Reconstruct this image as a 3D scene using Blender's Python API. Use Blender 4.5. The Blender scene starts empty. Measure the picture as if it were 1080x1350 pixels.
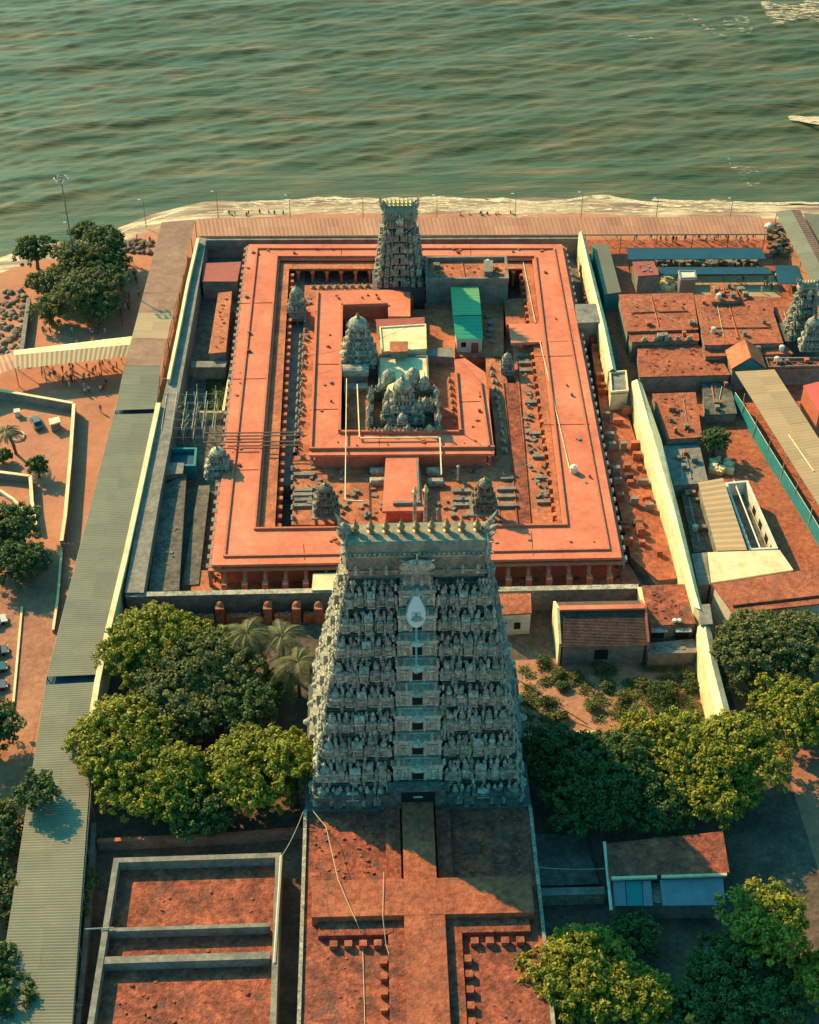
import bpy, math, random
import numpy as np
from mathutils import Vector
R = math.radians
rnd = random.Random(7)
S = bpy.context.scene
C = S.collection
# ---------------------------------------------------------------- camera
F = 2015.0; PITCH = R(40.9); YAW = R(1.5); CH = 170.0
cd = bpy.data.cameras.new('camera'); cam = bpy.data.objects.new('camera', cd); C.objects.link(cam)
S.camera = cam
cam.location = (0, 0, CH); cam.rotation_euler = (R(90) - PITCH, 0, -YAW)
cd.sensor_fit = 'VERTICAL'; cd.sensor_height = 24; cd.lens = 24 * F / 1350
cd.clip_start = 1; cd.clip_end = 12000
# ---------------------------------------------------------------- world, sun, exposure
SUN_EL, SUN_TO = R(32.5), Vector((.70, -.71, 0))           # light travels towards +x, -y
w = bpy.data.worlds.new('World'); S.world = w; w.use_nodes = True
nt = w.node_tree; bg = nt.nodes['Background']; bg.inputs[1].default_value = 0.125
sky = nt.nodes.new('ShaderNodeTexSky'); sky.sky_type = 'NISHITA'; sky.sun_disc = False
sky.sun_elevation = SUN_EL; sky.sun_rotation = math.atan2(-SUN_TO.x, -SUN_TO.y); sky.air_density = 1.2; sky.dust_density = 2.5
tint = nt.nodes.new('ShaderNodeMix'); tint.data_type = 'RGBA'; tint.blend_type = 'MULTIPLY'; tint.inputs[0].default_value = 1
tint.inputs[7].default_value = (.22, 1.0, 1.04, 1)
nt.links.new(sky.outputs[0], tint.inputs[6]); nt.links.new(tint.outputs[2], bg.inputs[0])
sl = bpy.data.lights.new('sun', 'SUN'); sl.energy = 5.0; sl.angle = R(.6); sl.color = (1, .645, .27)
sun = bpy.data.objects.new('sun', sl); C.objects.link(sun)
d = Vector((SUN_TO.x * math.cos(SUN_EL), SUN_TO.y * math.cos(SUN_EL), -math.sin(SUN_EL)))
sun.rotation_euler = d.to_track_quat('-Z', 'Y').to_euler(); sun.location = (-100, 300, 300)
S.view_settings.view_transform = 'Standard'; S.view_settings.look = 'None'; S.view_settings.gamma = 1
S.view_settings.exposure = 0.70
# ---------------------------------------------------------------- photo pixel + height -> metres
_f = Vector((math.sin(YAW) * math.cos(PITCH), math.cos(YAW) * math.cos(PITCH), -math.sin(PITCH)))
_r = Vector((math.cos(YAW), -math.sin(YAW), 0)); _u = _r.cross(_f)
def P(px, py, z=0.0):
    dr = _f + _r * ((px - 540) / F) + _u * ((675 - py) / F)
    t = (z - CH) / dr.z
    return (dr.x * t, dr.y * t, z)
# ---------------------------------------------------------------- materials
def mat(name, cols, scale=.3, rough=.8, bump=0.0, bscale=None, detail=6, stretch=(1, 1, 1), kind='noise', metal=0, spots=None, island=0, spec=.3, fine=None, lo=.32, hi=.68, streak=None):
    m = bpy.data.materials.new(name); m.use_nodes = True
    t = m.node_tree; N = t.nodes; L = t.links; b = N['Principled BSDF']
    b.inputs['Roughness'].default_value = rough; b.inputs['Metallic'].default_value = metal
    b.inputs['Specular IOR Level'].default_value = spec
    tc = N.new('ShaderNodeNewGeometry'); mp = N.new('ShaderNodeMapping'); mp.inputs['Scale'].default_value = stretch
    L.new(tc.outputs['Position'], mp.inputs[0])
    n = N.new('ShaderNodeTexNoise'); n.inputs['Scale'].default_value = scale; n.inputs['Detail'].default_value = detail; n.inputs['Roughness'].default_value = .65
    L.new(mp.outputs[0], n.inputs[0])
    cr = N.new('ShaderNodeValToRGB'); e = cr.color_ramp.elements
    k = len(cols)
    for i, c in enumerate(cols):
        p = lo + (hi - lo) * i / max(1, k - 1)
        if i < 2: el = e[i]; el.position = p
        else: el = e.new(p)
        el.color = (*c, 1)
    if k == 1: e[1].color = (*cols[0], 1)
    L.new(n.outputs[0], cr.inputs[0]); col = cr.outputs[0]
    if fine:      # a second, small pattern: (scale, dark factor, stretch)
        n2 = N.new('ShaderNodeTexNoise'); n2.inputs['Scale'].default_value = fine[0]; n2.inputs['Detail'].default_value = 4; n2.inputs['Roughness'].default_value = .7
        L.new(mp.outputs[0], n2.inputs[0])
        r2 = N.new('ShaderNodeValToRGB'); r2.color_ramp.elements[0].position = .36; r2.color_ramp.elements[1].position = .62
        r2.color_ramp.elements[0].color = (fine[1],) * 3 + (1,); r2.color_ramp.elements[1].color = (1, 1, 1, 1)
        L.new(n2.outputs[0], r2.inputs[0])
        mx = N.new('ShaderNodeMix'); mx.data_type = 'RGBA'; mx.blend_type = 'MULTIPLY'; mx.inputs[0].default_value = 1
        L.new(col, mx.inputs[6]); L.new(r2.outputs[0], mx.inputs[7]); col = mx.outputs[2]
    if spots:     # stains: (scale, colour, threshold)
        n3 = N.new('ShaderNodeTexNoise'); n3.inputs['Scale'].default_value = spots[0]; n3.inputs['Detail'].default_value = 8; n3.inputs['Roughness'].default_value = .75
        L.new(tc.outputs['Position'], n3.inputs[0])
        r3 = N.new('ShaderNodeValToRGB'); r3.color_ramp.elements[0].position = spots[2]; r3.color_ramp.elements[1].position = spots[2] + .1
        L.new(n3.outputs[0], r3.inputs[0])
        mx = N.new('ShaderNodeMix'); mx.data_type = 'RGBA'
        L.new(r3.outputs[0], mx.inputs[0]); L.new(col, mx.inputs[6]); mx.inputs[7].default_value = (*spots[1], 1); col = mx.outputs[2]
    if streak:    # (scale, colour, threshold, stretch): dark run-off streaks and mould specks
        for sc_, th_, st_ in ((streak[0], streak[2], (1, .16, 1)), (streak[0] * 3.2, streak[2] + .04, (1, 1, 1))):
            m4 = N.new('ShaderNodeMapping'); m4.inputs['Scale'].default_value = st_; m4.inputs['Location'].default_value = (7, 3, 1); L.new(tc.outputs['Position'], m4.inputs[0])
            n4 = N.new('ShaderNodeTexNoise'); n4.inputs['Scale'].default_value = sc_; n4.inputs['Detail'].default_value = 10; n4.inputs['Roughness'].default_value = .8; L.new(m4.outputs[0], n4.inputs[0])
            r4 = N.new('ShaderNodeValToRGB'); r4.color_ramp.elements[0].position = th_; r4.color_ramp.elements[1].position = th_ + .07; r4.color_ramp.elements[1].color = (.75, .75, .75, 1); L.new(n4.outputs[0], r4.inputs[0])
            mx = N.new('ShaderNodeMix'); mx.data_type = 'RGBA'; L.new(r4.outputs[0], mx.inputs[0]); L.new(col, mx.inputs[6]); mx.inputs[7].default_value = (*streak[1], 1); col = mx.outputs[2]
    if island:
        hs = N.new('ShaderNodeHueSaturation'); L.new(col, hs.inputs['Color'])
        mr = N.new('ShaderNodeMapRange'); L.new(tc.outputs['Random Per Island'], mr.inputs[0]); mr.inputs[3].default_value = 1 - island; mr.inputs[4].default_value = 1 + island
        L.new(mr.outputs[0], hs.inputs['Value']); col = hs.outputs[0]
    L.new(col, b.inputs['Base Color'])
    if bump:
        nb = N.new('ShaderNodeTexNoise'); nb.inputs['Scale'].default_value = bscale or scale * 4; nb.inputs['Detail'].default_value = 5
        L.new(mp.outputs[0], nb.inputs[0])
        bp = N.new('ShaderNodeBump'); bp.inputs['Strength'].default_value = bump; bp.inputs['Distance'].default_value = .3
        L.new(nb.outputs[0], bp.inputs['Height']); L.new(bp.outputs[0], b.inputs['Normal'])
    return m
M = {}
M['red'] = mat('painted_red_roof', [(.56, .135, .070), (.73, .19, .098), (.84, .25, .135)], .10, .75, .15, 2, fine=(.9, .80), spots=(.30, (.42, .13, .085), .60), streak=(.55, (.20, .085, .06), .62))
M['redfloor'] = mat('red_terrace', [(.30, .10, .055), (.54, .165, .075), (.68, .22, .10)], .25, .85, .2, 2, fine=(1.3, .62), spots=(.40, (.16, .085, .065), .57), streak=(.7, (.10, .06, .05), .60))
M['redwall'] = mat('red_painted_wall', [(.52, .14, .075), (.62, .18, .10)], .5, .8, .1, fine=(2, .8))
M['brick'] = mat('weathered_brick_roof', [(.16, .055, .036), (.36, .095, .052), (.58, .15, .075)], .45, .9, .5, 3, fine=(1.3, .42), spots=(.35, (.11, .07, .05), .55), streak=(.8, (.06, .045, .04), .58))
M['brick2'] = mat('old_tiled_terrace', [(.32, .09, .048), (.47, .13, .063), (.55, .165, .08)], .22, .9, .4, 3, fine=(1.2, .5), spots=(.3, (.17, .09, .06), .57), streak=(.6, (.07, .05, .045), .585))
M['groundr'] = mat('red_soil', [(.30, .13, .08), (.44, .19, .11), (.52, .24, .14)], .08, .95, .4, 1.5, fine=(.8, .7), spots=(.12, (.16, .11, .08), .66))
M['plaza'] = mat('plaza_sand', [(.40, .155, .09), (.50, .20, .11), (.55, .235, .135)], .07, .9, .2, 2, fine=(.7, .85), spots=(.3, (.30, .16, .10), .68))
M['court'] = mat('dark_stone_floor', [(.09, .085, .07), (.15, .13, .105), (.22, .185, .14)], .3, .85, .3, 2, fine=(1.2, .6))
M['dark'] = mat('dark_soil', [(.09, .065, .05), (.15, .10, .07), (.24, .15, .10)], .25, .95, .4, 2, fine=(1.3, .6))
M['concrete'] = mat('weathered_concrete', [(.16, .15, .12), (.25, .22, .18), (.33, .28, .22)], .5, .85, .2, 3, fine=(1.5, .7), spots=(.4, (.09, .085, .07), .62))
M['cream'] = mat('cream_limewash', [(.70, .50, .25), (.83, .66, .36), (.88, .74, .46)], .35, .8, .1, 3, fine=(1.2, .82), spots=(.5, (.42, .28, .14), .66))
M['white'] = mat('white_limewash', [(.62, .55, .42), (.78, .72, .58)], .5, .8, .1, 3, fine=(1.5, .8), spots=(.6, (.35, .28, .2), .66))
M['olive'] = mat('olive_sheet_roof', [(.150, .140, .088), (.170, .156, .098), (.195, .175, .112)], .05, .55, 0, stretch=(1, 1, 1), fine=(.35, .85), spots=(.10, (.20, .135, .085), .62), streak=(.5, (.10, .085, .06), .64), spec=.4, island=.11)
M['rust'] = mat('rusty_sheet_roof', [(.26, .12, .07), (.32, .155, .09), (.36, .19, .11)], .2, .6, 0, fine=(.8, .8), spec=.4, island=.11)
M['tan'] = mat('tan_sheet_roof', [(.42, .26, .13), (.45, .29, .15)], .05, .6, 0, fine=(.4, .93), spec=.4, island=.11)
M['orangesheet'] = mat('orange_sheet_roof', [(.42, .17, .09), (.50, .21, .11), (.55, .26, .14)], .06, .6, 0, stretch=(2.5, .3, 1), fine=(.9, .88), spec=.4, island=.11)
M['green'] = mat('green_sheet_roof', [(.02, .22, .12), (.03, .27, .15)], .3, .5, 0)
M['greenl'] = mat('light_green_sheet', [(.13, .33, .14), (.15, .37, .16)], .3, .5, 0)
M['teal'] = mat('teal_painted_sheet', [(.02, .20, .22), (.03, .26, .27)], .4, .6, 0, fine=(1.5, .85))
M['blue'] = mat('blue_tarpaulin', [(.008, .06, .10), (.012, .08, .12)], .4, .6, 0, fine=(1.5, .8))
M['paleblue'] = mat('pale_blue_sheet', [(.15, .20, .24), (.19, .24, .28)], .4, .6, 0, fine=(1, .85))
M['redsheet'] = mat('bright_red_sheet', [(.62, .10, .07), (.66, .12, .08)], .4, .6, 0)
M['maroon'] = mat('dull_red_sheet', [(.34, .08, .06), (.40, .10, .075)], .2, .7, 0, fine=(1, .85))
M['void'] = mat('dark_opening', [(.012, .012, .012)], 1, .9)
M['metal'] = mat('grey_steel', [(.22, .20, .17), (.28, .26, .22)], 1, .5, metal=.3)
M['pipe'] = mat('pale_pipe', [(.50, .42, .28), (.58, .48, .32)], 1, .6)
M['stucco'] = mat('weathered_shaded_stucco', [(.055, .065, .055), (.12, .125, .105), (.21, .205, .17)], .9, .85, .3, 4, fine=(2.6, .5), spots=(.8, (.36, .24, .18), .63), island=.28)  # weathered grey, darkened to paint shade into the tower recesses
M['stuccol'] = mat('pale_stucco', [(.22, .20, .145), (.43, .38, .28), (.70, .59, .42)], 1.2, .8, .3, 4, fine=(3.4, .5), spots=(.7, (.50, .34, .24), .64), island=.28)  # pale plaster, brightened to paint lit accents onto the carvings
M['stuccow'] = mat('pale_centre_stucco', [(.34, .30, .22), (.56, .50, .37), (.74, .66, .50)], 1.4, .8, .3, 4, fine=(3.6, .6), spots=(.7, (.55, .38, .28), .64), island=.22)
M['stuccob'] = mat('brown_stucco', [(.10, .085, .06), (.24, .19, .13), (.40, .31, .21)], 1.2, .85, .3, 4, fine=(3, .5), island=.3)
M['plinth'] = mat('granite', [(.09, .10, .09), (.15, .155, .14)], .6, .8, .2, 3, fine=(2, .7))
M['gold'] = mat('tarnished_copper', [(.30, .17, .08), (.44, .27, .12)], 1, .45, metal=.5)
M['golddome'] = mat('pale_gold_dome', [(.66, .50, .20), (.74, .58, .26)], 1, .5, metal=.2)
M['bark'] = mat('bark', [(.10, .075, .05), (.17, .13, .09)], 2, .9, .4, 6)
M['rock'] = mat('boulder', [(.13, .09, .06), (.26, .18, .12), (.42, .30, .20)], .6, .9, .4, 3, fine=(2, .6), island=.35)
M['sand'] = mat('wet_sand', [(.20, .12, .08), (.32, .19, .11), (.62, .44, .26), (.80, .62, .40)], .16, .6, .3, 1.2, stretch=(.30, 1.6, 1), fine=(1.2, .7), detail=10, lo=.36, hi=.66)
M['tile'] = mat('dark_clay_tiles', [(.075, .045, .035), (.13, .07, .05), (.19, .10, .07)], .8, .85, .3, 4, fine=(3, .6))
M['glass'] = mat('dark_glass', [(.02, .03, .035)], 1, .1, spec=.6)
M['carw'] = mat('white_car_paint', [(.62, .60, .55)], 1, .3, spec=.5)
M['carg'] = mat('grey_car_paint', [(.12, .13, .14)], 1, .3, spec=.5)
M['cart'] = mat('teal_car_paint', [(.05, .12, .13)], 1, .3, spec=.5)
M['tyre'] = mat('rubber', [(.02, .02, .02)], 1, .8)
M['lamp'] = mat('lamp_glass', [(.6, .58, .5)], 1, .3)
M['wood'] = mat('weathered_wood', [(.16, .10, .07), (.24, .16, .11)], 1, .8)
M['hair'] = mat('black_hair', [(.015, .013, .012)], 1, .6)
M['skin'] = mat('brown_skin', [(.22, .11, .065)], 1, .6)
for nm, c in (('c_white', (.6, .55, .48)), ('c_red', (.38, .05, .04)), ('c_blue', (.05, .09, .2)), ('c_dark', (.05, .045, .05)), ('c_saffron', (.5, .2, .04)), ('c_teal', (.05, .2, .2))):
    M[nm] = mat(nm + '_cloth', [c], 1, .8)
def leafmat(name, c1, c2, c3):
    m = bpy.data.materials.new(name); m.use_nodes = True
    t = m.node_tree; N = t.nodes; L = t.links; b = N['Principled BSDF']; out = N['Material Output']
    g = N.new('ShaderNodeNewGeometry'); n = N.new('ShaderNodeTexNoise'); n.inputs['Scale'].default_value = .55; n.inputs['Detail'].default_value = 5
    L.new(g.outputs['Position'], n.inputs[0])
    a = N.new('ShaderNodeMath'); a.operation = 'MULTIPLY_ADD'; a.inputs[1].default_value = .45
    L.new(g.outputs['Random Per Island'], a.inputs[0]); s = N.new('ShaderNodeMath'); s.operation = 'MULTIPLY'; s.inputs[1].default_value = .62
    L.new(n.outputs[0], s.inputs[0]); L.new(s.outputs[0], a.inputs[2])
    cr = N.new('ShaderNodeValToRGB'); e = cr.color_ramp.elements; e[0].position = .2; e[0].color = (*c1, 1); e[1].position = .55; e[1].color = (*c2, 1); x = e.new(.85); x.color = (*c3, 1)
    L.new(a.outputs[0], cr.inputs[0]); L.new(cr.outputs[0], b.inputs['Base Color']); b.inputs['Roughness'].default_value = .6; b.inputs['Specular IOR Level'].default_value = .25
    tr = N.new('ShaderNodeBsdfTranslucent'); L.new(cr.outputs[0], tr.inputs[0]); mx = N.new('ShaderNodeMixShader'); mx.inputs[0].default_value = .25
    L.new(b.outputs[0], mx.inputs[1]); L.new(tr.outputs[0], mx.inputs[2]); L.new(mx.outputs[0], out.inputs[0])
    return m
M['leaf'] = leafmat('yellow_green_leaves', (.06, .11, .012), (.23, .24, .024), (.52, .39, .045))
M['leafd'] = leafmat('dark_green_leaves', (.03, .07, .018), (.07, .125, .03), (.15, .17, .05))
M['leafo'] = leafmat('olive_leaves', (.06, .085, .022), (.14, .155, .042), (.25, .22, .075))
M['palm'] = leafmat('palm_leaves', (.08, .09, .03), (.17, .16, .06), (.28, .24, .11))
# ---------------------------------------------------------------- mesh helpers
class MB:
    def __init__(s): s.v = []; s.f = []; s.m = []; s.cm = 0
    def mat(s, i): s.cm = i; return s
    def face(s, pts):
        n = len(s.v); s.v += [tuple(p) for p in pts]; s.f.append(tuple(range(n, n + len(pts)))); s.m.append(s.cm)
    def add(s, vs, fs):
        n = len(s.v); s.v += vs; s.f += [tuple(i + n for i in q) for q in fs]; s.m += [s.cm] * len(fs)
    def prism(s, pts, z0, z1, bottom=False):
        """pts: (x,y[,z]) ring; z1 may be None to use each point's own z"""
        a = sum(pts[i][0] * pts[(i + 1) % len(pts)][1] - pts[(i + 1) % len(pts)][0] * pts[i][1] for i in range(len(pts)))
        if a < 0: pts = pts[::-1]
        n = len(pts); lo = [(p[0], p[1], z0) for p in pts]; hi = [(p[0], p[1], p[2] if z1 is None else z1) for p in pts]
        fs = [tuple(range(n, 2 * n))] + [(i, (i + 1) % n, n + (i + 1) % n, n + i) for i in range(n)]
        fs.append(tuple(range(n - 1, -1, -1)))
        s.add(lo + hi, fs)
    def box(s, cx, cy, z0, sx, sy, sz, rot=0, tx=1, ty=1):
        c, q = math.cos(rot), math.sin(rot); vs = []
        for z, kx, ky in ((z0, 1, 1), (z0 + sz, tx, ty)):
            for a, b in ((-1, -1), (1, -1), (1, 1), (-1, 1)):
                x, y = a * sx / 2 * kx, b * sy / 2 * ky
                vs.append((cx + x * c - y * q, cy + x * q + y * c, z))
        s.add(vs, [(3, 2, 1, 0), (4, 5, 6, 7), (0, 1, 5, 4), (1, 2, 6, 5), (2, 3, 7, 6), (3, 0, 4, 7)])
    def lathe(s, cx, cy, z0, prof, n=8, sx=1, sy=1, rot=0):
        vs = []; fs = []
        for r, z in prof:
            for i in range(n):
                a = rot + 2 * math.pi * (i + .5) / n; vs.append((cx + r * sx * math.cos(a), cy + r * sy * math.sin(a), z0 + z))
        k = len(prof)
        for j in range(k - 1):
            for i in range(n): fs.append((j * n + i, j * n + (i + 1) % n, (j + 1) * n + (i + 1) % n, (j + 1) * n + i))
        fs.append(tuple(range(n - 1, -1, -1))); fs.append(tuple((k - 1) * n + i for i in range(n)))
        s.add(vs, fs)
    def tube(s, a, b, r0, r1=None, n=6):
        a = Vector(a); b = Vector(b); r1 = r0 if r1 is None else r1; dz = (b - a)
        if dz.length < 1e-6: return
        q = dz.to_track_quat('Z', 'Y'); vs = []
        for p, r in ((a, r0), (b, r1)):
            for i in range(n):
                t = 2 * math.pi * i / n; vs.append(tuple(p + q @ Vector((r * math.cos(t), r * math.sin(t), 0))))
        s.add(vs, [(i, (i + 1) % n, n + (i + 1) % n, n + i) for i in range(n)] + [tuple(range(n - 1, -1, -1)), tuple(range(n, 2 * n))])
    def build(s, name, mats, parent=None, base=None, smooth=False):
        if not isinstance(mats, (list, tuple)): mats = [mats]
        if parent is not None: o3 = parent.get('_o', (0, 0, 0)); o3 = OR[parent.name]
        elif base is not None: o3 = base
        else:
            xs = [v[0] for v in s.v]; ys = [v[1] for v in s.v]; zs = [v[2] for v in s.v]
            o3 = ((min(xs) + max(xs)) / 2, (min(ys) + max(ys)) / 2, min(zs))
        me = bpy.data.meshes.new(name)
        me.from_pydata([(v[0] - o3[0], v[1] - o3[1], v[2] - o3[2]) for v in s.v], [], s.f)
        for m in mats: me.materials.append(M[m] if isinstance(m, str) else m)
        if len(mats) > 1: me.polygons.foreach_set('material_index', s.m)
        if smooth: me.polygons.foreach_set('use_smooth', [True] * len(s.f))
        me.update()
        ob = bpy.data.objects.new(name, me); C.objects.link(ob); OR[ob.name] = tuple(o3)
        if parent is not None: ob.parent = parent
        else: ob.location = o3
        return ob
OR = {}
def tag(o, label, cat, group=None, kind=None):
    if label: o['label'] = label
    if cat: o['category'] = cat
    if group: o['group'] = group
    if kind: o['kind'] = kind
    return o
def thing(name, label, cat, loc=(0, 0, 0), group=None):
    o = bpy.data.objects.new(name, None); C.objects.link(o); o.location = loc; o.empty_display_size = .5
    OR[o.name] = tuple(loc); return tag(o, label, cat, group)
def struct(mb, name, m, label=None, **k):
    o = mb.build(name, m, **k); o['kind'] = 'structure'; o['category'] = name.replace('_', ' ')
    o['label'] = label or name.replace('_', ' '); return o
def dup(src, loc, rz=0, scale=1, parent=None):
    o = src.copy(); C.objects.link(o); o.location = loc; o.rotation_euler = (0, 0, rz); o.scale = (scale,) * 3
    o.parent = parent
    for ch in list(KIDS.get(src.name, [])):
        c = ch.copy(); C.objects.link(c); c.parent = o
        for g in KIDS.get(ch.name, []):
            q = g.copy(); C.objects.link(q); q.parent = c
    return o
KIDS = {}
def kids(o):
    KIDS[o.name] = [c for c in bpy.data.objects if c.parent == o]
    for c in KIDS[o.name]: KIDS[c.name] = [g for g in bpy.data.objects if g.parent == c]
def PP(pts, z): return [P(x, y, z) for x, y in pts]
def cen(pts): n = len(pts); return (sum(p[0] for p in pts) / n, sum(p[1] for p in pts) / n)
def inset(pts, dd):
    """shrink a convex-ish ring by dd metres"""
    n = len(pts); a = sum(pts[i][0] * pts[(i + 1) % n][1] - pts[(i + 1) % n][0] * pts[i][1] for i in range(n)); sg = 1 if a > 0 else -1
    out = []
    for i in range(n):
        p0 = Vector(pts[i - 1][:2]); p1 = Vector(pts[i][:2]); p2 = Vector(pts[(i + 1) % n][:2])
        e1 = (p1 - p0).normalized(); e2 = (p2 - p1).normalized()
        n1 = Vector((-e1.y, e1.x)) * sg; n2 = Vector((-e2.y, e2.x)) * sg
        b = (n1 + n2); l = b.length; b = b / l if l > 1e-6 else n1
        k = dd / max(.35, b.dot(n1)); q = p1 + b * k; out.append((q.x, q.y) + tuple(pts[i][2:]))
    return out
def ring(mb, outer, inner, z0, z1):
    n = len(outer)
    for i in range(n):
        j = (i + 1) % n; mb.prism([outer[i], outer[j], inner[j], inner[i]], z0, z1)
def sheet(mb, pts, z):
    a = sum(pts[i][0] * pts[(i + 1) % len(pts)][1] - pts[(i + 1) % len(pts)][0] * pts[i][1] for i in range(len(pts)))
    if a < 0: pts = pts[::-1]
    mb.face([(p[0], p[1], z) for p in pts])
def clutter(mb, pts, z, n, s0=.15, s1=.6, hh=.4, seed=1):
    """small rubble, cracks and boxes lying on a terrace (part of its worn surface)"""
    r = random.Random(seed); c = cen(pts)
    for i in range(n):
        k = r.randrange(len(pts)); a = pts[k]; b = pts[(k + 1) % len(pts)]; t, u = r.random(), r.random() ** .5 * .9
        x = c[0] + (a[0] + (b[0] - a[0]) * t - c[0]) * u; y = c[1] + (a[1] + (b[1] - a[1]) * t - c[1]) * u
        sx, sy = r.uniform(s0, s1), r.uniform(s0, s1)
        mb.box(x, y, z, sx, sy, r.uniform(.08, hh), r.uniform(0, 3))
def building(name, label, cat, px, z, wall, roof, z0=0, parapet=0, pw=.3, pmat=None, group=None, world=False, junk=0, roofname='roof', wins=None, eave=0, kit=False):
    """flat roofed block: roof outline given at height z"""
    pts = px if world else PP(px, z); c = cen(pts)
    t = thing(name, label, cat, (c[0], c[1], z0), group)
    b = MB(); b.prism(inset(pts, .12 + eave), z0, z - .25); wl = b.build('wall', wall, t)
    b = MB(); b.prism(pts, z - .25, z); rf = b.build('roof', roof, t); jm = roof
    if parapet:
        b = MB(); ring(b, inset(pts, .02), inset(pts, pw), z - .003, z + parapet); b.build('parapet', pmat or wall, rf)
    if junk:
        b = MB(); clutter(b, inset(pts, .8), z, junk, .12, .55, .22, seed=int(abs(c[0] * 7 + c[1]))); o = b.build('roof_rubble', 'brick' if roof in ('brick2', 'brick', 'redfloor') else 'concrete', rf); o['kind'] = 'stuff'; o['label'] = 'loose rubble on the roof'
    if kit: roof_kit(rf, pts, z, int(abs(c[0] * 11 + c[1])), 'brick2' if roof != 'concrete' else 'concrete')
    if wins:
        for (xa, ya, wd, hh, zz, fx, fy) in wins:      # px anchor at height zz, width, height, outward normal
            q = P(xa, ya, zz); b = MB(); b.box(q[0], q[1], zz - hh / 2, wd if fy else .16, .16 if fy else wd, hh); o = b.build('window', 'void', wl)
    return t
def roof_kit(rf, pts, z, seed, m_='redwall'):
    """kerb lines, capped vents, a tank and a pipe that make a flat roof look used"""
    r = random.Random(seed); q = inset(pts, .9); n = len(q)
    if n < 4: return
    def at_(u, v): a = (q[0][0] + (q[1][0] - q[0][0]) * u, q[0][1] + (q[1][1] - q[0][1]) * u); c = (q[3][0] + (q[2][0] - q[3][0]) * u, q[3][1] + (q[2][1] - q[3][1]) * u); return (a[0] + (c[0] - a[0]) * v, a[1] + (c[1] - a[1]) * v)
    for k in range(r.choice((1, 2))):
        u = r.uniform(.25, .75); a, c = at_(u, .05), at_(u + r.uniform(-.05, .05), .95)
        if k: a, c = at_(.05, u), at_(.95, u)
        b = MB(); b.tube((a[0], a[1], z + .08), (c[0], c[1], z + .08), .17, n=4); b.build('kerb', m_, rf)
    for k in range(r.randint(2, 5)):
        x, y = at_(r.random(), r.random()); s_ = r.uniform(.5, 1.0); hv_ = r.uniform(.5, .9); b = MB(); b.box(x, y, z, s_, s_, hv_); b.box(x, y, z + hv_ - .01, s_ * 1.4, s_ * 1.4, .14, 0, .8, .8); b.build('vent', r.choice(('stuccob', 'redfloor', 'concrete')), rf)
    if r.random() < .6: x, y = at_(r.random(), r.random()); b = MB(); b.lathe(x, y, z, [(.5, 0), (.52, .9), (.4, 1.05), (.12, 1.12)], 10); b.build('tank', r.choice(('void', 'white')), rf)
    a, c = at_(r.random(), .1), at_(r.random(), .9); b = MB(); b.tube((a[0], a[1], z + .12), (c[0], c[1], z + .12), .06, n=4); b.build('pipe', 'pipe', rf)
def corrug(mb, a0, a1, b0, b1, step=.5, amp=.05, panel=3.0, across=3.4):
    """ribbed sheet between edge a (a0->a1) and edge b (b0->b1), laid as separate panels; ribs run from a to b"""
    a0, a1, b0, b1 = map(Vector, (a0, a1, b0, b1)); L = (a1 - a0).length; W_ = (b0 - a0).length; r = random.Random(int(L * 10))
    n = max(2, int(L / step)) * 2; per = max(4, int(panel / step) * 2); na = max(1, round(W_ / across))
    for i0 in range(0, n, per):
        i1 = min(n, i0 + per)
        for j in range(na):
            u0, u1 = j / na, (j + 1) / na; dz = r.uniform(0, .03); vs = []; fs = []
            for i in range(i0, i1 + 1):
                t = i / n; h = Vector((0, 0, amp * (1 if i % 2 else -1) + dz)); p, q = a0.lerp(a1, t), b0.lerp(b1, t)
                vs += [tuple(p.lerp(q, u0) + h), tuple(p.lerp(q, u1) + h)]
            for i in range(i1 - i0): fs.append((2 * i, 2 * i + 2, 2 * i + 3, 2 * i + 1))
            mb.add(vs, fs)
# ---------------------------------------------------------------- the setting: sea, shore, ground
def noise1(x, seed, n=7, base=.02):
    r = random.Random(seed); v = 0
    for i in range(n):
        k = base * 1.7 ** i; v += math.sin(x * k * 6.28 + r.uniform(0, 6.28)) / 1.5 ** i
    return v
SHPX = [(-500, 640), (-180, 420), (-60, 362), (0, 338), (60, 322), (112, 318), (150, 306), (200, 284), (262, 270), (300, 266), (400, 262), (500, 263), (600, 262), (700, 260), (760, 263), (840, 266), (920, 264), (1000, 268), (1080, 272), (1200, 276), (1600, 270)]
SH = [P(x, y, -1.3)[:2] for x, y in SHPX]
def shore(x):
    if x <= SH[0][0]: return SH[0][1] + (x - SH[0][0]) * .6
    for a, b in zip(SH, SH[1:]):
        if x <= b[0]: return a[1] + (b[1] - a[1]) * (x - a[0]) / (b[0] - a[0]) + .35 * noise1(x, 3)
    return SH[-1][1]
# sea: a real wave surface near the shore, a flat skirt beyond it
nx, ny = 620, 390
X, Y = np.meshgrid(np.linspace(-175, 195, nx), np.linspace(262, 495, ny))
Z = np.zeros_like(X); rr = np.random.RandomState(5)
for lam0, amp, cnt in ((38, .22, 5), (20, .13, 7), (10, .10, 12), (5.5, .085, 20), (3, .050, 26), (1.7, .020, 20)):
    for i in range(cnt):
        lam = lam0 * rr.uniform(.75, 1.3); th = R(-90 + 14) + rr.normal(0, .16 if lam0 > 15 else .26); k = 2 * math.pi / lam
        ph = k * (X * math.cos(th) + Y * math.sin(th)) + rr.uniform(0, 6.28) + 1.2 * np.sin(X * .017 + i) + .8 * np.sin(Y * .021 + 2 * i)
        s_ = np.sin(ph); Z += amp * (2 * np.power((s_ + 1) / 2, 1.5) - .9) / math.sqrt(cnt) * 1.5
SHV = np.interp(X[0], [p[0] for p in SH], [p[1] for p in SH])
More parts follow.
